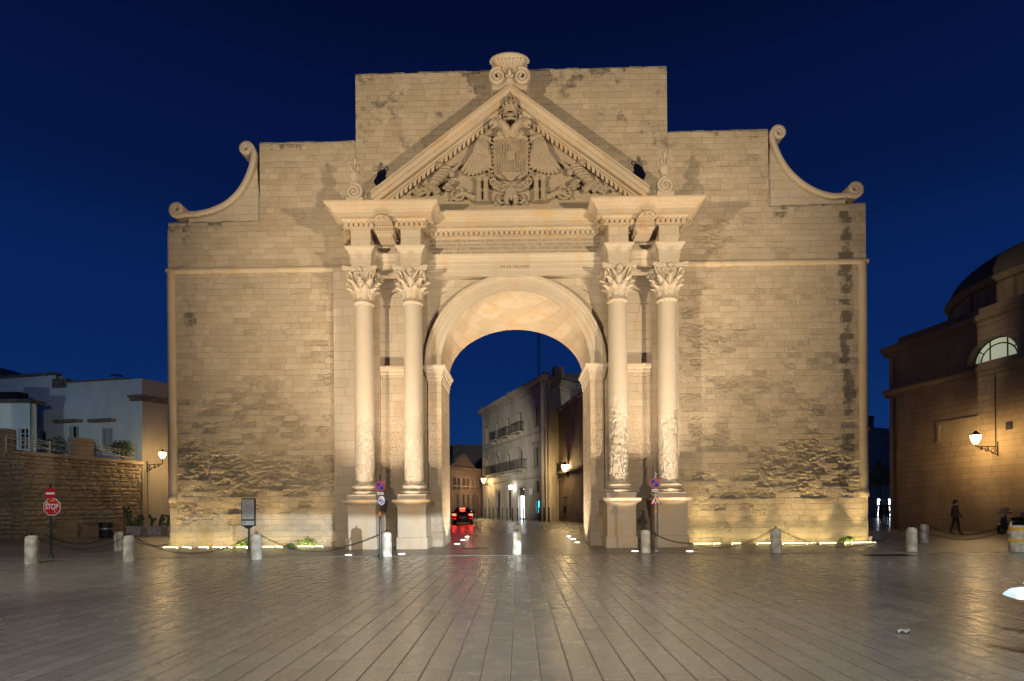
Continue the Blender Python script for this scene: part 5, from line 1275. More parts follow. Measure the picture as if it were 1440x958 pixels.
# ------------------------------------------------------------------ signs
def spot(loc, aim, W, ang, col, blend=.3, r=.05, name='floodlight'):
    l = bpy.data.lights.new(name, 'SPOT'); l.energy = W; l.spot_size = R(ang); l.spot_blend = blend; l.color = col; l.shadow_soft_size = r
    o = bpy.data.objects.new(name, l); COL.objects.link(o); o.location = loc; o.rotation_euler = (Vector(aim) - Vector(loc)).to_track_quat('-Z', 'Y').to_euler(); return o
def disc(mb, c, r, y0, y1, n_=32, rot=0): mb.loft([[(c[0] + r * math.cos(rot + 2 * PI * k / n_), y, c[2] + r * math.sin(rot + 2 * PI * k / n_)) for k in range(n_)] for y in (y0, y1)], True, True)
def pole(t, p, h, mat, r=.035): m_ = MB(); m_.tube([(p.x, p.y, .03), (p.x, p.y, h)], r, 10); m_.lathe([(.09, .03), (.09, .06), (.05, .12)], p.x, p.y, 12); m_.build('pole', mat, t, smooth=40)
p = G(72, 784, .035); h = P(72, 680, p.y).z
st = thing('stop_sign', 'red octagonal stop sign under a no entry disc on one pole', 'road sign', (p.x, p.y, .035)); pole(st, p, h, M['darkpole'])
c_ = P(73, 713, p.y - .05); r_ = 13 * (p.y - CAM.y) / F; m_ = MB(); disc(m_, c_, r_, c_.y, c_.y + .015, 8, PI / 8); b_ = m_.build('octagon_plate', M['white'], st); m_ = MB(); disc(m_, c_, r_ * .93, c_.y - .004, c_.y + .002, 8, PI / 8); f_ = m_.build('red_face', M['red'], b_)
text_mesh('STOP', r_ * .85, (c_.x, c_.y - .007, c_.z - .0), M['white'], 'lettering', b_, width=r_ * 1.42, ext=.002, off=.003)
m_ = MB(); m_.box(c_.x - r_ * .2, c_.x + r_ * .35, c_.y - .007, c_.y - .004, c_.z + r_ * .58, c_.z + r_ * .74); m_.build('sticker', M['orange_st'], b_)
m_ = MB(); m_.box(c_.x - r_ * .62, c_.x - r_ * .38, c_.y - .007, c_.y - .004, c_.z + r_ * .3, c_.z + r_ * .6); m_.box(c_.x + r_ * .25, c_.x + r_ * .38, c_.y - .0095, c_.y - .0075, c_.z - r_ * .65, c_.z - r_ * .3); m_.build('sticker', M['bollard'], b_)
c_ = P(70.5, 694, p.y - .05); r_ = 8 * (p.y - CAM.y) / F; m_ = MB(); disc(m_, c_, r_, c_.y, c_.y + .015); b_ = m_.build('no_entry_disc', M['red'], st); m_ = MB(); m_.box(c_.x - r_ * .75, c_.x + r_ * .75, c_.y - .004, c_.y + .001, c_.z - r_ * .18, c_.z + r_ * .18); m_.build('white_bar', M['white'], b_)
def nostop(par, c_, r_):
    m_ = MB(); disc(m_, c_, r_, c_.y, c_.y + .015); b_ = m_.build('no_stopping_disc', M['red'], par); m_ = MB(); disc(m_, c_, r_ * .8, c_.y - .004, c_.y + .001); m_.build('blue_face', M['blue'], b_); m_ = MB()
    for s_ in (-1, 1):
        d = Vector((1, 0, s_)).normalized(); e_ = Vector((-d.z, 0, d.x)) * r_ * .11; q = Vector((c_.x, c_.y - .006 - .002 * s_, c_.z)); m_.hexa([q - d * r_ * .85 - e_, q + d * r_ * .85 - e_, q + d * r_ * .85 - e_ + Vector((0, .003, 0)), q - d * r_ * .85 - e_ + Vector((0, .003, 0)), q - d * r_ * .85 + e_, q + d * r_ * .85 + e_, q + d * r_ * .85 + e_ + Vector((0, .003, 0)), q - d * r_ * .85 + e_ + Vector((0, .003, 0))])
    m_.build('red_cross', M['red'], b_)
for (ub, vb, ut, vt, ud, vd, rd_, lab, kind) in ((535, 783, 535, 668, 534.5, 684, 7.3, 'no stopping sign over a speckled round board, left pedestals', 0), (922.5, 775.5, 920.5, 664, 921, 679.7, 7.2, 'no stopping sign above triangular boards, right pedestals', 1)):
    p = G(ub, vb, .035); t = thing('no_stopping_sign', lab, 'road sign', (p.x, p.y, .035), 0, 'no stopping signs at the pedestals'); pole(t, p, P(ut, vt, p.y).z, M['pole'] if kind else M['darkpole']); k_ = (p.y - CAM.y) / F
    nostop(t, P(ud, vd, p.y - .05), rd_ * k_)
    c_ = P(ud + .3, vd + 10, p.y - .05); m_ = MB(); m_.box(c_.x - 4.5 * k_, c_.x + 4.5 * k_, c_.y, c_.y + .012, c_.z - 1.7 * k_, c_.z + 1.7 * k_); b_ = m_.build('supplement_plate', M['white'], t); m_ = MB(); 
    for q in (-2.6, 0, 2.4): m_.box(c_.x + (q - .8) * k_, c_.x + (q + .8) * k_, c_.y - .003, c_.y + .001, c_.z - .8 * k_, c_.z + .8 * k_)
    m_.build('pictogram', M['darkpole'], b_)
    if kind == 0:
        c_ = P(536.5, 704, p.y - .05); m_ = MB(); rr = [[(c_.x + 5.5 * k_ * math.cos(a), y, c_.z + 7.5 * k_ * math.sin(a)) for a in [2 * PI * k / 28 for k in range(28)]] for y in (c_.y, c_.y + .012)]; m_.loft(rr, True, True); b_ = m_.build('oval_board', M['blue'], t)
        m_ = MB(); rr = [[(c_.x + 4.5 * k_ * math.cos(a), y, c_.z + 6.5 * k_ * math.sin(a)) for a in [2 * PI * k / 28 for k in range(28)]] for y in (c_.y - .004, c_.y + .002)]; m_.loft(rr, True, True); m_.build('white_face', M['white'], b_)
        m_ = MB(); rn = random.Random(2)
        for _ in range(26): a, q = rn.uniform(0, 6.28), rn.uniform(.1, .8) ** .7; m_.ball((c_.x + 4. * k_ * q * math.cos(a), c_.y - .004, c_.z + 5.8 * k_ * q * math.sin(a)), (.018, .003, .02), 6, 4)
        m_.build('speckle', M['blue'], b_)
    else:
        c_ = P(922, 704, p.y - .05); T3 = lambda s_: [(c_.x - 7.5 * k_ * s_, c_.z - 5.5 * k_ * s_), (c_.x + 7.5 * k_ * s_, c_.z - 5.5 * k_ * s_), (c_.x, c_.z + 8 * k_ * s_)]
        m_ = MB(); m_.prism(T3(1), c_.y, c_.y + .012); b_ = m_.build('warning_triangle', M['red'], t); m_ = MB(); m_.prism(T3(.74), c_.y - .004, c_.y + .002); m_.build('white_face', M['white'], b_)
        m_ = MB(); m_.ball((c_.x, c_.y - .004, c_.z + .03), (.03, .006, .05), 8, 6); m_.tube([(c_.x - .07, c_.y - .006, c_.z - .09), (c_.x, c_.y - .006, c_.z - .02), (c_.x + .08, c_.y - .006, c_.z - .1)], .02, 5); m_.build('pictogram', M['darkpole'], b_)
    m_ = MB(); z_ = 1.35; m_.lathe([(.037, z_), (.039, z_ + .01), (.039, z_ + .13), (.037, z_ + .14)], p.x, p.y, 10); m_.build('sticker', M['orange_st'], t)
    m_ = MB(); m_.lathe([(.037, 1.75), (.039, 1.76), (.039, 1.98), (.037, 1.99)], p.x, p.y, 10); m_.build('sticker', M['white'], t)
# information board
p = P(350.5, 771, -1.2); p.z = .035; p = G(350.5, 774.5, .035)
ib = thing('information_board', 'black framed bus stop information board on a post by the left wall', 'notice board', (p.x, p.y, .035)); k_ = (p.y - CAM.y) / F; pole(ib, p, P(350, 741, p.y).z, M['darkpole'], .045)
c_ = P(349.7, 720.5, p.y); hw, hh = 9.7 * k_, 19.5 * k_; m_ = MB(); m_.bbox(c_.x - hw, c_.x + hw, p.y - .05, p.y + .05, c_.z - hh, c_.z + hh, .012); m_.prism([(c_.x - hw * .8, c_.z - hh), (c_.x - .06, c_.z - hh - .1), (c_.x + .06, c_.z - hh - .1), (c_.x + hw * .8, c_.z - hh)], p.y - .045, p.y + .045); fr_b = m_.build('frame', M['darkpole'], ib)
m_ = MB(); zs = c_.z - hh * .56; m_.box(c_.x - hw * .86, c_.x + hw * .86, p.y - .056, p.y - .048, zs + .03, c_.z + hh * .93); tt_ = m_.build('timetable', simple('paper_grey', (.36, .36, .35), .5, 0, .12, 7.), ib); m_ = MB(); m_.box(c_.x - hw * .86, c_.x + hw * .86, p.y - .056, p.y - .048, c_.z - hh * .93, zs - .03); m_.build('lower_panel', bpy.data.materials['paper_grey'], ib)
m_ = MB(); rn = random.Random(6)
for k in range(9): z_ = c_.z + hh * (.3 - k * .09); m_.box(c_.x - hw * rn.uniform(.6, .75), c_.x + hw * rn.uniform(.5, .75), p.y - .0585, p.y - .056, z_, z_ + .006)
m_.prism([(c_.x - .08, c_.z + hh * .42), (c_.x + .08, c_.z + hh * .42), (c_.x, c_.z + hh * .56)], p.y - .0585, p.y - .056); m_.build('print', simple('ink_grey', (.2, .2, .2), .7), tt_)
m_ = MB(); m_.ball((c_.x - hw * .5, p.y - .057, c_.z - hh * .75), (.05, .003, .06), 8, 6); m_.build('emblem', bpy.data.materials['ink_grey'], ib)
# blue parking sign down the street, blue sign by the church
p = G(645, 728, .02); pk_ = thing('parking_sign', 'small blue parking sign above the red lit car', 'road sign', (p.x, p.y, .02)); q = P(645.5, 700, p.y); k_ = (p.y - CAM.y) / F; pole(pk_, p, q.z + .4, M['pole'])
m_ = MB(); m_.box(q.x - 2.6 * k_, q.x + 2.6 * k_, p.y - .08, p.y - .06, q.z - 2.4 * k_, q.z + 3 * k_); b_ = m_.build('blue_plate', M['blue'], pk_); text_mesh('P', 4 * k_, (q.x, p.y - .084, q.z + .5 * k_), M['white'], 'lettering', b_, ext=.002, off=.01)
m_ = MB(); m_.box(q.x - 2.4 * k_, q.x + 2.4 * k_, p.y - .08, p.y - .06, q.z - 5 * k_, q.z - 2.7 * k_); m_.build('white_plate', M['white'], pk_)
p = P(1256, 735, 17.5); p.z = .03; ds_ = thing('direction_sign', 'round blue sign over a yield triangle by the church corner', 'road sign', (p.x, p.y, .03)); q = P(1256, 696, p.y); k_ = (p.y - CAM.y) / F; pole(ds_, p, q.z + .3, M['darkpole'])
m_ = MB(); disc(m_, (q.x, 0, q.z), 4.6 * k_, p.y - .08, p.y - .06); b_ = m_.build('blue_disc', M['blue'], ds_); m_ = MB(); m_.box(q.x - 3 * k_, q.x + 3 * k_, p.y - .084, p.y - .078, q.z - .7 * k_, q.z + .7 * k_); m_.build('white_arrow', M['white'], b_)
q = P(1256.5, 705, p.y); m_ = MB(); m_.prism([(q.x - 4.5 * k_, q.z + 3 * k_), (q.x, q.z - 4.5 * k_), (q.x + 4.5 * k_, q.z + 3 * k_)], p.y - .075, p.y - .06); b_ = m_.build('yield_triangle', M['red'], ds_); m_ = MB(); m_.prism([(q.x - 2.7 * k_, q.z + 2 * k_), (q.x, q.z - 2.6 * k_), (q.x + 2.7 * k_, q.z + 2 * k_)], p.y - .079, p.y - .072); m_.build('white_face', M['white'], b_)
# ------------------------------------------------------------------ lamps
def lantern(F_, u, v, label, ub=None, r=.2, out=1.1, cable=None, glowm=None, power=None):
    """wall lantern: glass over the end of a scrolled bracket; u,v its middle, ub,vb the wall end of the bracket"""
    a_b, z_b = F_.pix(*ub); t_end = None
    # walk out from the wall end along the facade normal until the lantern shows at u
    best = None
    for k in range(20, 260):
        for s_ in range(-8, 9):
            q = F_.pt(a_b + s_ * .12, 0, k * .02); d = CROT.transposed() @ (q - CAM); uu = 720 + F * d.x / -d.z
            e_ = abs(uu - u) + abs(s_) * .9 + abs(k * .02 - out) * 2.5
            if best is None or e_ < best[0]: best = (e_, q.copy(), k * .02)
    q = best[1]; base = F_.pt(a_b, z_b, 0)
    dz_ = CROT.transposed() @ (q - CAM); zc = CAM.z + (P(u, v, q.y).z - CAM.z)
    t = thing('wall_lantern', label, 'street lamp', base, 0, 'lit wall lanterns')
    end = Vector((q.x, q.y, z_b)); m_ = MB(); m_.tube([base, end], .028, 6); L = (end - base).length; d = (end - base).normalized()
    m_.tube([base + Vector((0, 0, .25)), base + Vector((0, 0, -.5))], .04, 6)
    up_ = Vector((0, 0, 1))
    for c0_, r0 in ((.2, .2), (.5, .14), (.75, .09)):
        c_ = base + d * L * c0_ - up_ * (r0 + .02); m_.tube([c_ + d * r0 * (1 - .7 * k / 20) * math.cos(PI / 2 + k * .5) + up_ * r0 * (1 - .7 * k / 20) * math.sin(PI / 2 + k * .5) for k in range(21)], .018, 5)
    m_.tube([base - up_ * .45, base + d * L * .4 - up_ * .22, end], .02, 5)
    zc = max(zc, z_b + r * 1.5); m_.tube([end, Vector((end.x, end.y, zc - r * 1.2))], .03, 6); m_.build('bracket', M['iron'], t)
    m_ = MB(); m_.lathe([(r * .35, zc - r * 1.25), (r * .8, zc - r * .5), (r, zc + r * .3), (r * .95, zc + r * .55)], end.x, end.y, 14); g = m_.build('glass', glowm or GL['warm'], t, smooth=40)
    m_ = MB(); m_.lathe([(r * 1.08, zc + r * .56), (r * 1.1, zc + r * .66), (r * .6, zc + r * 1.0), (r * .3, zc + r * 1.3), (r * .08, zc + r * 1.6)], end.x, end.y, 14); m_.build('hood', M['iron'], t, smooth=30)
    return t
lantern(fc, 1373, 616, 'glowing lantern on a scrolled bracket of the church wall', (1403, 628), .24, 1.2)
lantern(fr_, 229.5, 639, 'glowing lantern on the house corner left of the gate', (207, 654), .22, 1.2)
lantern(fp, 680.5, 677, 'glowing lantern at the far left end of the palazzo', (690, 680), .32, 1.3)
lantern(fo, 796, 659, 'glowing lantern on the old stone house', (800, 664), .34, 1.2, None, GL['street'])
a_, z_ = fp.pix(723.7, 685.5); gb = thing('globe_lamp', 'white globe lamp above the lit palazzo shop door', 'street lamp', fp.pt(a_, z_, 0)); q = fp.pt(a_, z_, .5); m_ = MB(); m_.ball(q, .27, 16, 12); m_.build('globe', GL['globe'], gb, smooth=True); m_ = MB(); m_.tube([fp.pt(a_, z_ + .5, 0), fp.pt(a_, z_ + .5, .4), fp.pt(a_, z_ + .25, .5)], .03, 6); m_.build('arm', M['iron'], gb)
# a scrap of litter
p = G(1269, 890.5, .02); m_ = MB(); m_.slab(lambda u, v: (p.x - .08 + .16 * u + .03 * v, p.y - .04 + .08 * v, (.032 + .03 * math.sin(u * 5 + v * 3) ** 2)), 10, 6, (0, 0, .004)); tag(m_.build('foil_scrap', simple('crumpled_foil', (.8, .8, .8), .25, .6)), 'small shiny scrap of litter lying on the paving, lower right', 'litter')
# strips of light at the wall foot
GL['strip'] = glow('strip_light', (1, .82, .36), 60)
for side, ys, segs, lab in ((0, -.42, [(0, 90), (130, 180), (240, 295), (333, 387), (400, 455), (495, 560), (668, 735), (753, 795), (905, 1005), (1022, 1070)], 'slim yellow ground light strip along the left wall foot'), (1, -.42, [(65, 115), (118, 160), (175, 210), (280, 325), (420, 495), (565, 590), (597, 680), (697, 745), (775, 860), (915, 935), (952, 1080)], 'slim yellow ground light strip along the right wall foot')):
    for a, b_ in segs:
        u0, u1 = (230 + a / 4.79, 230 + b_ / 4.79) if side == 0 else (960 + a / 3.99, 960 + b_ / 3.99)
        x0, x1 = P(u0, 770, ys).x, P(u1, 770, ys).x; t = thing('light_strip', lab, 'ground light', ((x0 + x1) / 2, ys, .035), 0, 'light strips along the wall foot')
        m_ = MB(); m_.box(x0 - .02, x1 + .02, ys - .06, ys - .035, .03, .075); m_.box(x0 - .02, x1 + .02, ys + .035, ys + .06, .03, .06); m_.build('housing', M['pole'], t)
        m_ = MB(); m_.box(x0, x1, ys - .032, ys + .032, .032, .085); m_.build('tube', GL['strip'], t); nl = max(1, round((x1 - x0) / 1.1))
        for k in range(nl): xk = x0 + (x1 - x0) * (k + .5) / nl; spot((xk, ys, .1), (xk, -.08, 6), WSW * (x1 - x0) / nl, 58, (1, .76, .36), 1.0, .03, 'wall_washer')
GL['spot'] = glow('ground_spot_glass', (1, .93, .82), 14)
def spot(loc, aim, W, ang, col, blend=.3, r=.05, name='floodlight'):
    l = bpy.data.lights.new(name, 'SPOT'); l.energy = W; l.spot_size = R(ang); l.spot_blend = blend; l.color = col; l.shadow_soft_size = r
    o = bpy.data.objects.new(name, l); COL.objects.link(o); o.location = loc; o.rotation_euler = (Vector(aim) - Vector(loc)).to_track_quat('-Z', 'Y').to_euler(); return o
WARM = (1., .82, .56); UPC = (1., .82, .62)
UP = [((490, 780.5), -5.87, 'round ground spot in the pavement at the far left pedestal', 0), ((565, 779.2), -3.96, 'round ground spot at the left pedestal nearest the arch', 0), ((893, 775.2), 3.96, 'round ground spot at the right pedestal nearest the arch', 0), ((970, 775.4), 5.87, 'round ground spot in the pavement at the far right pedestal', 0),
      ((643, 765), -2.97, 'ground spot inside the archway, front of three on the left', 1), ((651, 759.6), -2.97, 'ground spot inside the archway, middle of three on the left', 1), ((657, 754.7), -2.97, 'ground spot inside the archway, rear of three on the left', 1),
      ((812, 763), 2.97, 'ground spot inside the archway, front of three on the right', 1), ((806, 758.4), 2.97, 'ground spot inside the archway, middle of three on the right', 1), ((800, 754.2), 2.97, 'ground spot inside the archway, rear of three on the right', 1)]
for (u, v), xw, lab, inside in UP:
    p = G(u, v, .04); t = thing('ground_spot', lab, 'ground light', (p.x, p.y, .035), 0, 'round ground spots at the gate')
    m_ = MB(); m_.lathe([(.1, .041), (.15, .041), (.15, .036), (.16, .03)], p.x, p.y, 24); m_.build('ring', M['pole'], t)
    m_ = MB(); m_.lathe([(.11, .032), (.11, .044), (.09, .048), (.0, .05)], p.x, p.y, 20); m_.build('lens', GL['spot'], t, smooth=40)
    if not inside: spot((p.x, p.y, .09), (p.x + (xw - p.x) * .6, -.9, 6.2), UPW, 58, UPC, .9)
    else: spot((p.x, p.y, .09), (p.x + (xw - p.x) * .75, min(p.y, 1.6) if p.y > -.3 else p.y + .6, 5.5), INW, 110, (1, .8, .55), .6)
# ------------------------------------------------------------------ car, scooter, people
p = G(650.5, 738.0, .02); cw = 1.78
car = thing('car', 'dark hatchback with glowing red tail lights driving off through the street', 'car', (p.x, p.y, .02), R(4))
paint = simple('black_car_paint', (.012, .012, .016), .25, 0, .1, 3., coat=.6); glassc = simple('car_glass', (.01, .011, .013), .06, spec=.7); rub = simple('tyre_rubber', (.015, .015, .015), .85)
def csec(y, w, zb, zw, zr, wr): # cross-section, half widths
    return [(-w * .94, y, zb), (-w, y, zb + .2), (-w, y, zw - .15), (-w * .95, y, zw), (-wr, y, zr - .05), (-wr * .8, y, zr), (wr * .8, y, zr), (wr, y, zr - .05), (w * .95, y, zw), (w, y, zw - .15), (w, y, zb + .2), (w * .94, y, zb)]
S_ = [(0, .80, .35, .72, .75, .72), (.04, .86, .24, .92, .95, .78), (.2, .88, .2, .95, 1.15, .7), (.55, .89, .2, .96, 1.4, .62), (1.0, .89, .2, .96, 1.48, .62), (2.0, .89, .2, .95, 1.48, .62), (2.6, .89, .2, .94, 1.35, .62), (3.1, .88, .2, .92, .98, .72), (3.9, .86, .2, .85, .88, .75), (4.15, .78, .25, .7, .72, .7)]
m_ = MB(); m_.loft([csec(*s) for s in S_], True, True); bd = m_.build('body', paint, car, local=True, smooth=35)
m_ = MB(); m_.slab(lambda u, v: ((u - .5) * 1.22 * (1 - .12 * v), .07 + .44 * v + .0, 1.0 + .36 * v), 6, 4, (0, -.015, .008)); m_.build('rear_window', glassc, car, local=True)
for sx in (-1, 1):
    m_ = MB(); m_.slab(lambda u, v: (sx * (.895 - .23 * v), .7 + 1.9 * u, .98 + .36 * v), 6, 3, (sx * .012, 0, 0)); m_.build('side_window', glassc, car, local=True)
    m_ = MB(); m_.bbox(sx * .72 - .15, sx * .72 + .15, -.03, .1, .8, .93, .03); m_.build('tail_light', glow('tail_lamp', (1, .02, .012), 220) if sx < 0 else bpy.data.materials['tail_lamp'], car, local=True)
    m_ = MB(); m_.bbox(sx * .98 - .1, sx * .98 + .1, 2.55, 2.68, .98, 1.12, .03); m_.build('door_mirror', paint, car, local=True)
    for yw in (.75, 3.3):
        m_ = MB(); x0 = sx * .78; rr = [[(x0 + o, yw + r_ * math.cos(a), .31 + r_ * math.sin(a)) for a in [2 * PI * k / 20 for k in range(20)]] for o, r_ in ((-.1, .27), (-.09, .31), (.09, .31), (.1, .27))]; m_.loft(rr, True, True); wh = m_.build('wheel', rub, car, local=True, smooth=30)
        m_ = MB(); m_.loft([[(x0 + sx * .104 + (0 if k_ else -.003), yw + .19 * math.cos(a), .31 + .19 * math.sin(a)) for a in [2 * PI * k / 16 for k in range(16)]] for k_ in (0, 1)], True, True); m_.build('rim', M['pole'], wh, local=True)
m_ = MB(); m_.bbox(-.22, .22, .3, .36, 1.36, 1.42, .01); m_.build('brake_light', glow('brake_lamp', (1, .03, .015), 220), car, local=True)
m_ = MB(); m_.box(-.26, .26, -.012, .01, .56, .67); m_.build('number_plate', M['white'], car, local=True)
m_ = MB(); m_.bbox(-.84, .84, -.06, .1, .3, .55, .04); m_.build('bumper', paint, car, local=True)
# parked scooter at the right edge
p = G(1424, 751.5, .03); sc_t = thing('scooter', 'dark parked motor scooter by the church wall at the right edge', 'scooter', (p.x, p.y, .03), R(8))
dkp = simple('scooter_paint', (.06, .06, .07), .25, 0, .1, 4., coat=.5)
def wheel(x):
    m_ = MB(); m_.tube([(x + .2 * math.cos(a), 0, .25 + .2 * math.sin(a)) for a in [2 * PI * k / 22 for k in range(23)]], .06, 8); w = m_.build('wheel', rub, sc_t, local=True, smooth=True); m_ = MB(); m_.loft([[(x + .14 * math.cos(a), o, .25 + .14 * math.sin(a)) for a in [2 * PI * k / 14 for k in range(14)]] for o in (-.03, .03)], True, True); m_.build('rim', M['pole'], w, local=True)
wheel(-.62); wheel(.62)
m_ = MB(); m_.tube([(.62, 0, .5), (.45, 0, .62), (.05, 0, .6), (-.1, 0, .35), (-.4, 0, .3), (-.52, 0, .6), (-.46, 0, .95)], [.1, .17, .18, .13, .14, .15, .1], 12); m_.tube([(-.62, 0, .5), (-.8, 0, .42)], [.1, .05], 8); m_.ball((.55, 0, .5), (.3, .14, .16), 12, 8); m_.build('body', dkp, sc_t, local=True, smooth=True)
m_ = MB(); m_.ball((.3, 0, .8), (.4, .16, .09), 14, 8); m_.build('seat', rub, sc_t, local=True, smooth=True)
m_ = MB(); m_.tube([(-.42, -.34, 1.08), (-.46, -.12, 1.05), (-.46, .12, 1.05), (-.42, .34, 1.08)], .025, 7); m_.build('handlebar', rub, sc_t, local=True, smooth=True)
for s_ in (-1, 1): m_ = MB(); m_.tube([(-.46, s_ * .22, 1.06), (-.48, s_ * .28, 1.22)], .01, 5); m_.ball((-.48, s_ * .3, 1.26), (.02, .06, .045), 8, 6); m_.build('mirror', M['pole'], sc_t, local=True)
m_ = MB(); m_.slab(lambda u, v: (-.5 - .06 * math.cos((u - .5) * 2.5) + .14 * v, (u - .5) * .4, 1.02 + .3 * v), 8, 4, (.012, 0, 0)); m_.build('windscreen', simple('tinted_screen', (.1, .1, .11), .15), sc_t, local=True)
m_ = MB(); m_.ball((-.58, 0, .88), (.05, .09, .07), 10, 8); m_.build('headlight', M['pole'], sc_t, local=True, smooth=True)
m_ = MB(); m_.bbox(.62, .95, -.18, .18, .8, 1.08, .04); m_.build('top_box', dkp, sc_t, local=True)
SK = simple('skin', (.42, .27, .19), .55)
def person(label, loc, rz, stride, top, bottom, hair, arms=(.15, -.15), bag=False, h=1.72):
    t = thing('person', label, 'person', loc, rz, 'people walking near the church'); s = h / 1.72
    V = [(0, 0, .93), (0, 0, 1.1), (0, .01, 1.3), (0, .0, 1.42), (0, -.01, 1.5), (0, -.02, 1.62), (0, -.02, 1.7)]; E = [(0, 1), (1, 2), (2, 3), (3, 4), (4, 5), (5, 6)]; Rr = [.15, .13, .16, .13, .055, .095, .075]
    def add(pts, root, rad):
        k = root
        for q, r_ in zip(pts, rad): V.append(q); Rr.append(r_); E.append((k, len(V) - 1)); k = len(V) - 1
    for sx, a in ((-1, stride), (1, -stride)):
        add([(sx * .1, -.0, .86), (sx * .1, -a * .45, .5), (sx * .1, -a * .8 + .06 * (a < 0), .09 + .04 * (a < 0)), (sx * .11, -a * .8 - .16, .035)], 0, [.095, .062, .045, .04])
    for sx, a in ((-1, arms[0]), (1, arms[1])):
        add([(sx * .19, .0, 1.4), (sx * .23, -a * .3 + .03, 1.13), (sx * .24, -a - .04, .9), (sx * .24, -a * 1.15 - .06, .81)], 3, [.06, .048, .038, .03])
    me = bpy.data.meshes.new('body'); me.from_pydata([Vector(v) * s for v in V], E, []); o = bpy.data.objects.new('body', me); COL.objects.link(o)
    sk = o.modifiers.new('skin', 'SKIN'); o.modifiers.new('sub', 'SUBSURF').levels = 1
    if not me.skin_vertices: me.skin_vertices.new()
    for i, r_ in enumerate(Rr): me.skin_vertices[0].data[i].radius = (r_ * s, r_ * s * (.75 if i in (0, 1, 2, 3) else 1)); 
    me.skin_vertices[0].data[0].use_root = True
    bpy.context.view_layer.update(); m2 = bpy.data.meshes.new_from_object(o.evaluated_get(bpy.context.evaluated_depsgraph_get())); COL.objects.unlink(o); bpy.data.objects.remove(o)
    for m_ in (bottom, top, SK, rub): m2.materials.append(m_)
    for f in m2.polygons:
        z = f.center.z / s; hand = abs(f.center.x) > .17 * s and z < .86; f.material_index = 3 if z < .07 else (2 if z > 1.48 or hand else (1 if z > .9 or (abs(f.center.x) > .17 * s and z > .8) else 0)); f.use_smooth = True
    b = bpy.data.objects.new('body', m2); COL.objects.link(b); b.parent = t
    m_ = MB(); m_.ball((0, .0, 1.665 * s), (.1 * s, .115 * s, .11 * s), 14, 10, .1); m_.tube([(0, .06, 1.65 * s), (0, .07, 1.52 * s)], [.08, .05], 8); m_.build('hair', hair, t, local=True, smooth=True)
    m_ = MB(); m_.ball((0, -.125 * s, 1.61 * s), (.014, .022, .022), 8, 6)
    for sx in (-1, 1): m_.ball((sx * .1 * s, -.01, 1.61 * s), (.012, .02, .03), 8, 6); [m_.tube([(sx * (.24 + .012 * k) * s, -(arms[0] if sx < 0 else arms[1]) * 1.15 * s - .06, .8 * s), (sx * (.24 + .012 * k) * s, -(arms[0] if sx < 0 else arms[1]) * 1.15 * s - .07, (.735 + .01 * abs(k)) * s)], .008, 5) for k in (-2, -1, 0, 1)]
    m_.build('face_features', SK, t, local=True)
    if bag: m_ = MB(); m_.ball((.27, .05, .85 * s), (.07, .15, .17), 10, 8); m_.build('bag', rub, t, local=True, smooth=True)
    return t
dj = simple('black_jacket', (.02, .02, .022), .8, 0, .2, 9.); bj = simple('dark_jeans', (.03, .035, .05), .8, 0, .2, 9.); bn = simple('brown_coat', (.09, .05, .035), .85, 0, .2, 9.); hb_ = simple('brown_hair', (.03, .02, .014), .6)
p = G(1344, 752, .03); person('person in dark clothes walking along the church wall', (p.x, p.y, .03), R(75), .17, bn, dj, hb_, (.12, -.1))
p = P(1248, 735, 21); person('person in a long brown coat standing by the shop lights', (p.x, 21, .03), R(170), .08, bn, bn, hb_, (.05, .05), True)
p = P(1238.5, 735, 22.5); person('person in a black jacket half hidden by the gate corner', (p.x, 22.5, .03), R(160), .12, dj, bj, hb_)

# old roadster nosing into the frame at the right edge: only the lit headlamp pod shows
p = Vector((5.86, -16.43, .02)); c2 = thing('roadster', 'car outside the right edge with one lit white headlamp pod showing', 'car', (p.x, p.y, .02), R(-50))
gp2 = simple('grey_car_paint', (.085, .085, .08), .3, 0, .08, 3., coat=.4)
def sec(x, w, z0, z1, cr): return [(x, -w, z0), (x, -w, z1 - cr), (x, -w + cr * .8, z1), (x, w - cr * .8, z1), (x, w, z1 - cr), (x, w, z0)]
m_ = MB(); m_.loft([sec(.12, .5, .3, .66, .1), sec(.3, .74, .22, .74, .1), sec(.6, .8, .2, .82, .1), sec(1.3, .82, .2, .9, .1), sec(1.7, .8, .2, 1.0, .1), sec(3.2, .8, .2, .92, .15), sec(3.8, .7, .28, .8, .1)], True, True); m_.build('body', gp2, c2, local=True, smooth=35)
for sg in (-1, 1):
    m_ = MB(); m_.loft([[(x, sg * .58 - h_, z0), (x, sg * .58 + h_, z0), (x + .01, sg * .58 + h_ * 1.1, (z0 + z1) / 2), (x + .02, sg * .58 + h_, z1), (x + .02, sg * .58 - h_, z1), (x + .01, sg * .58 - h_ * 1.1, (z0 + z1) / 2)] for x, h_, z0, z1 in ((-.32, .02, .655, .68), (-.28, .05, .64, .715), (-.2, .08, .625, .735), (0, .095, .61, .74), (.2, .09, .6, .735))], True, True); m_.build('headlamp', glow('headlamp_glass', (.55, .8, 1), .8) if sg < 0 else bpy.data.materials['headlamp_glass'], c2, local=True)
    for xw in (.75, 3.0):
        m_ = MB(); m_.loft([[(xw + r_ * math.cos(a), sg * .72 + o, .3 + r_ * math.sin(a)) for a in [2 * PI * k / 20 for k in range(20)]] for o, r_ in ((-.1, .26), (-.09, .3), (.09, .3), (.1, .26))], True, True); m_.build('wheel', rub, c2, local=True)
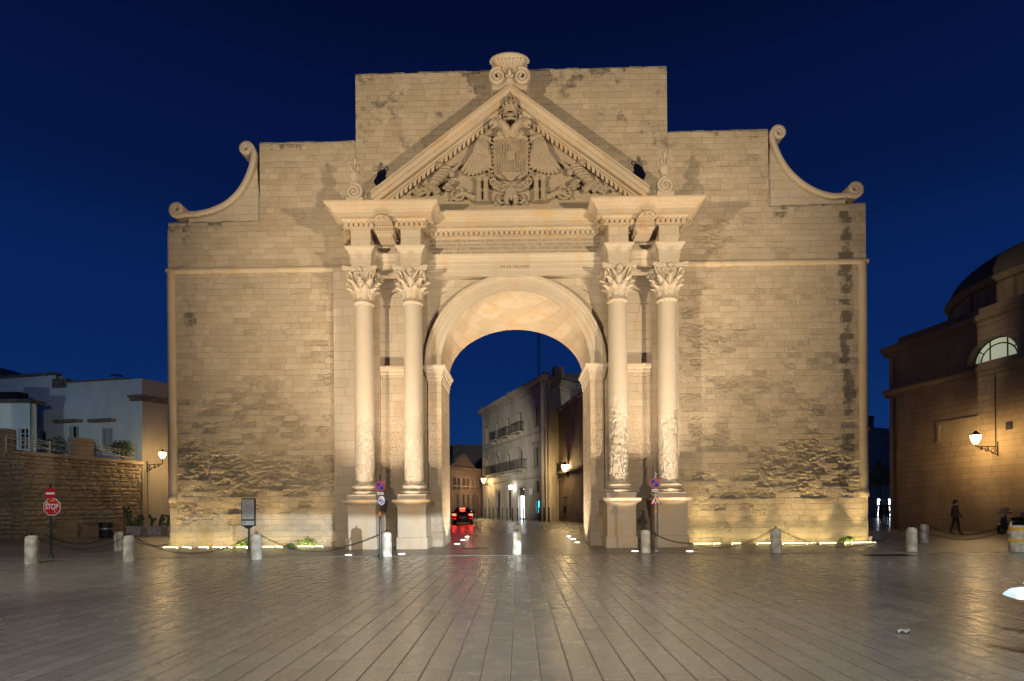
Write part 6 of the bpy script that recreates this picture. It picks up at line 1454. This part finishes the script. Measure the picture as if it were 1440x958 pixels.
# ------------------------------------------------------------------ sky and light
W = bpy.data.worlds.new('World'); sc.world = W; W.use_nodes = True; nt = W.node_tree; nt.nodes.clear()
o_ = nt.nodes.new('ShaderNodeOutputWorld'); bg = nt.nodes.new('ShaderNodeBackground'); nt.links.new(bg.outputs[0], o_.inputs[0])
tc = nt.nodes.new('ShaderNodeTexCoord'); sp_ = nt.nodes.new('ShaderNodeSeparateXYZ'); nt.links.new(tc.outputs['Generated'], sp_.inputs[0])
rp = nt.nodes.new('ShaderNodeValToRGB'); nt.links.new(sp_.outputs[2], rp.inputs[0]); rp.color_ramp.interpolation = 'EASE'
el = rp.color_ramp.elements; el[0].position = 0.0; el[0].color = (.0045, .033, .145, 1); el[1].position = .68; el[1].color = (.0012, .004, .03, 1)
e3 = el.new(.3); e3.color = (.0024, .017, .1, 1); e4 = el.new(.5); e4.color = (.0016, .008, .053, 1)
nt.links.new(rp.outputs[0], bg.inputs[0]); bg.inputs[1].default_value = 1.0
# floodlights standing left and right of the photographer
def barn(l, lo, hi, ylo):      # barn doors of a floodlight: its beam ends at the edges of the gate
    l.use_nodes = True; t = l.node_tree; em = t.nodes['Emission']; tc_ = t.nodes.new('ShaderNodeTexCoord'); s_ = t.nodes.new('ShaderNodeSeparateXYZ'); t.links.new(tc_.outputs['Normal'], s_.inputs[0])
    az = t.nodes.new('ShaderNodeMath'); az.operation = 'ABSOLUTE'; t.links.new(s_.outputs[2], az.inputs[0]); out = None
    for ax, a, b in ((0, lo - .02, lo + .02), (0, hi + .02, hi - .02), (1, ylo - .1, ylo + .12)):
        dv = t.nodes.new('ShaderNodeMath'); dv.operation = 'DIVIDE'; t.links.new(s_.outputs[ax], dv.inputs[0]); t.links.new(az.outputs[0], dv.inputs[1])
        mr_ = t.nodes.new('ShaderNodeMapRange'); mr_.interpolation_type = 'SMOOTHSTEP'; t.links.new(dv.outputs[0], mr_.inputs[0]); mr_.inputs[1].default_value = min(a, b); mr_.inputs[2].default_value = max(a, b); mr_.inputs[3].default_value = 0 if a < b else 1; mr_.inputs[4].default_value = 1 if a < b else 0
        if ax == 1: mr_.inputs[3].default_value = .5
        if out is None: out = mr_.outputs[0]
        else: m_ = t.nodes.new('ShaderNodeMath'); m_.operation = 'MULTIPLY'; t.links.new(out, m_.inputs[0]); t.links.new(mr_.outputs[0], m_.inputs[1]); out = m_.outputs[0]
    t.links.new(out, em.inputs[1])
for sx in (-1, 1):
    fl_o = spot((sx * 15.5, -21.5, 5.0), (-sx * 1.0, 0, 12.0), FLW, 74, (1., .82, .555), 1.0, .12)
    barn(fl_o.data, -.72 if sx < 0 else -.33, .33 if sx < 0 else .72, -.34)
# unseen plaza lamps, then lights added to brighten palazzo, houses and terrace wall
def lamp(loc, W_, col, r=.2, name='unseen_lamp'):
    l = bpy.data.lights.new(name, 'POINT'); l.energy = W_; l.color = col; l.shadow_soft_size = r; o = bpy.data.objects.new(name, l); COL.objects.link(o); o.location = loc
for xk, yk_ in ((-13, -19), (-3, -25), (3, -25), (13, -19)): spot((xk, yk_, 12), (xk * 1.15, -10.0 if abs(xk) > 5 else -12.5, 0), PLW, 62, (1, .95, .83), 1.0, .2, 'unseen_lamp')
spot((-9, 22, 7), (-1.5, 58, 6), STW, 62, (1, .9, .74), 1.0, .2, 'unseen_fill_light'); lamp((-33, 6.5, 7), 230., (.75, .9, 1)); spot((-17, -9, 8), (-25., 8, 2.3), 2600., 66, (1, .86, .66), 1.0, .2, 'unseen_fill_light'); spot((8.5, 18, 8), (6, 45, 6), STW * .4, 70, (1, .9, .74), 1.0, .2, 'unseen_fill_light'); lamp((24.5, 31, 6), 260., (1, .85, .62))  # unseen fill lights added for palazzo, left house, terrace wall, old and corner house
# headlights of a car crossing the plaza, low cool beam on the pedestals
hl = spot((8.3, -24.0, .72), (-1.2, 0, .72), HLW, 50, (.78, .9, 1.), .9, .04, 'headlight')
hl.data.use_nodes = True; ln_ = hl.data.node_tree; em = ln_.nodes['Emission']; tcn = ln_.nodes.new('ShaderNodeTexCoord'); spn = ln_.nodes.new('ShaderNodeSeparateXYZ'); mrn = ln_.nodes.new('ShaderNodeMapRange')
ln_.links.new(tcn.outputs['Normal'], spn.inputs[0]); ln_.links.new(spn.outputs[1], mrn.inputs[0]); mrn.inputs[1].default_value = .016; mrn.inputs[2].default_value = .026; mrn.inputs[3].default_value = 1; mrn.inputs[4].default_value = 0
mr2 = ln_.nodes.new('ShaderNodeMapRange'); ln_.links.new(spn.outputs[1], mr2.inputs[0]); mr2.inputs[1].default_value = -.06; mr2.inputs[2].default_value = -.03; mr2.inputs[3].default_value = .05; mr2.inputs[4].default_value = 1
mul_ = ln_.nodes.new('ShaderNodeMath'); mul_.operation = 'MULTIPLY'; ln_.links.new(mrn.outputs[0], mul_.inputs[0]); ln_.links.new(mr2.outputs[0], mul_.inputs[1]); ln_.links.new(mul_.outputs[0], em.inputs[1])
sc.view_settings.view_transform = 'Standard'; sc.view_settings.look = 'None'; sc.view_settings.gamma = 1; sc.view_settings.use_curve_mapping = False
sc.view_settings.exposure = 0
sc.render.engine = 'CYCLES'; sc.cycles.use_denoising = True; sc.cycles.max_bounces = 6; sc.cycles.diffuse_bounces = 3; sc.cycles.sample_clamp_indirect = 3; sc.cycles.sample_clamp_direct = 12; sc.cycles.blur_glossy = .2
sc.render.resolution_x = 1024; sc.render.resolution_y = 681
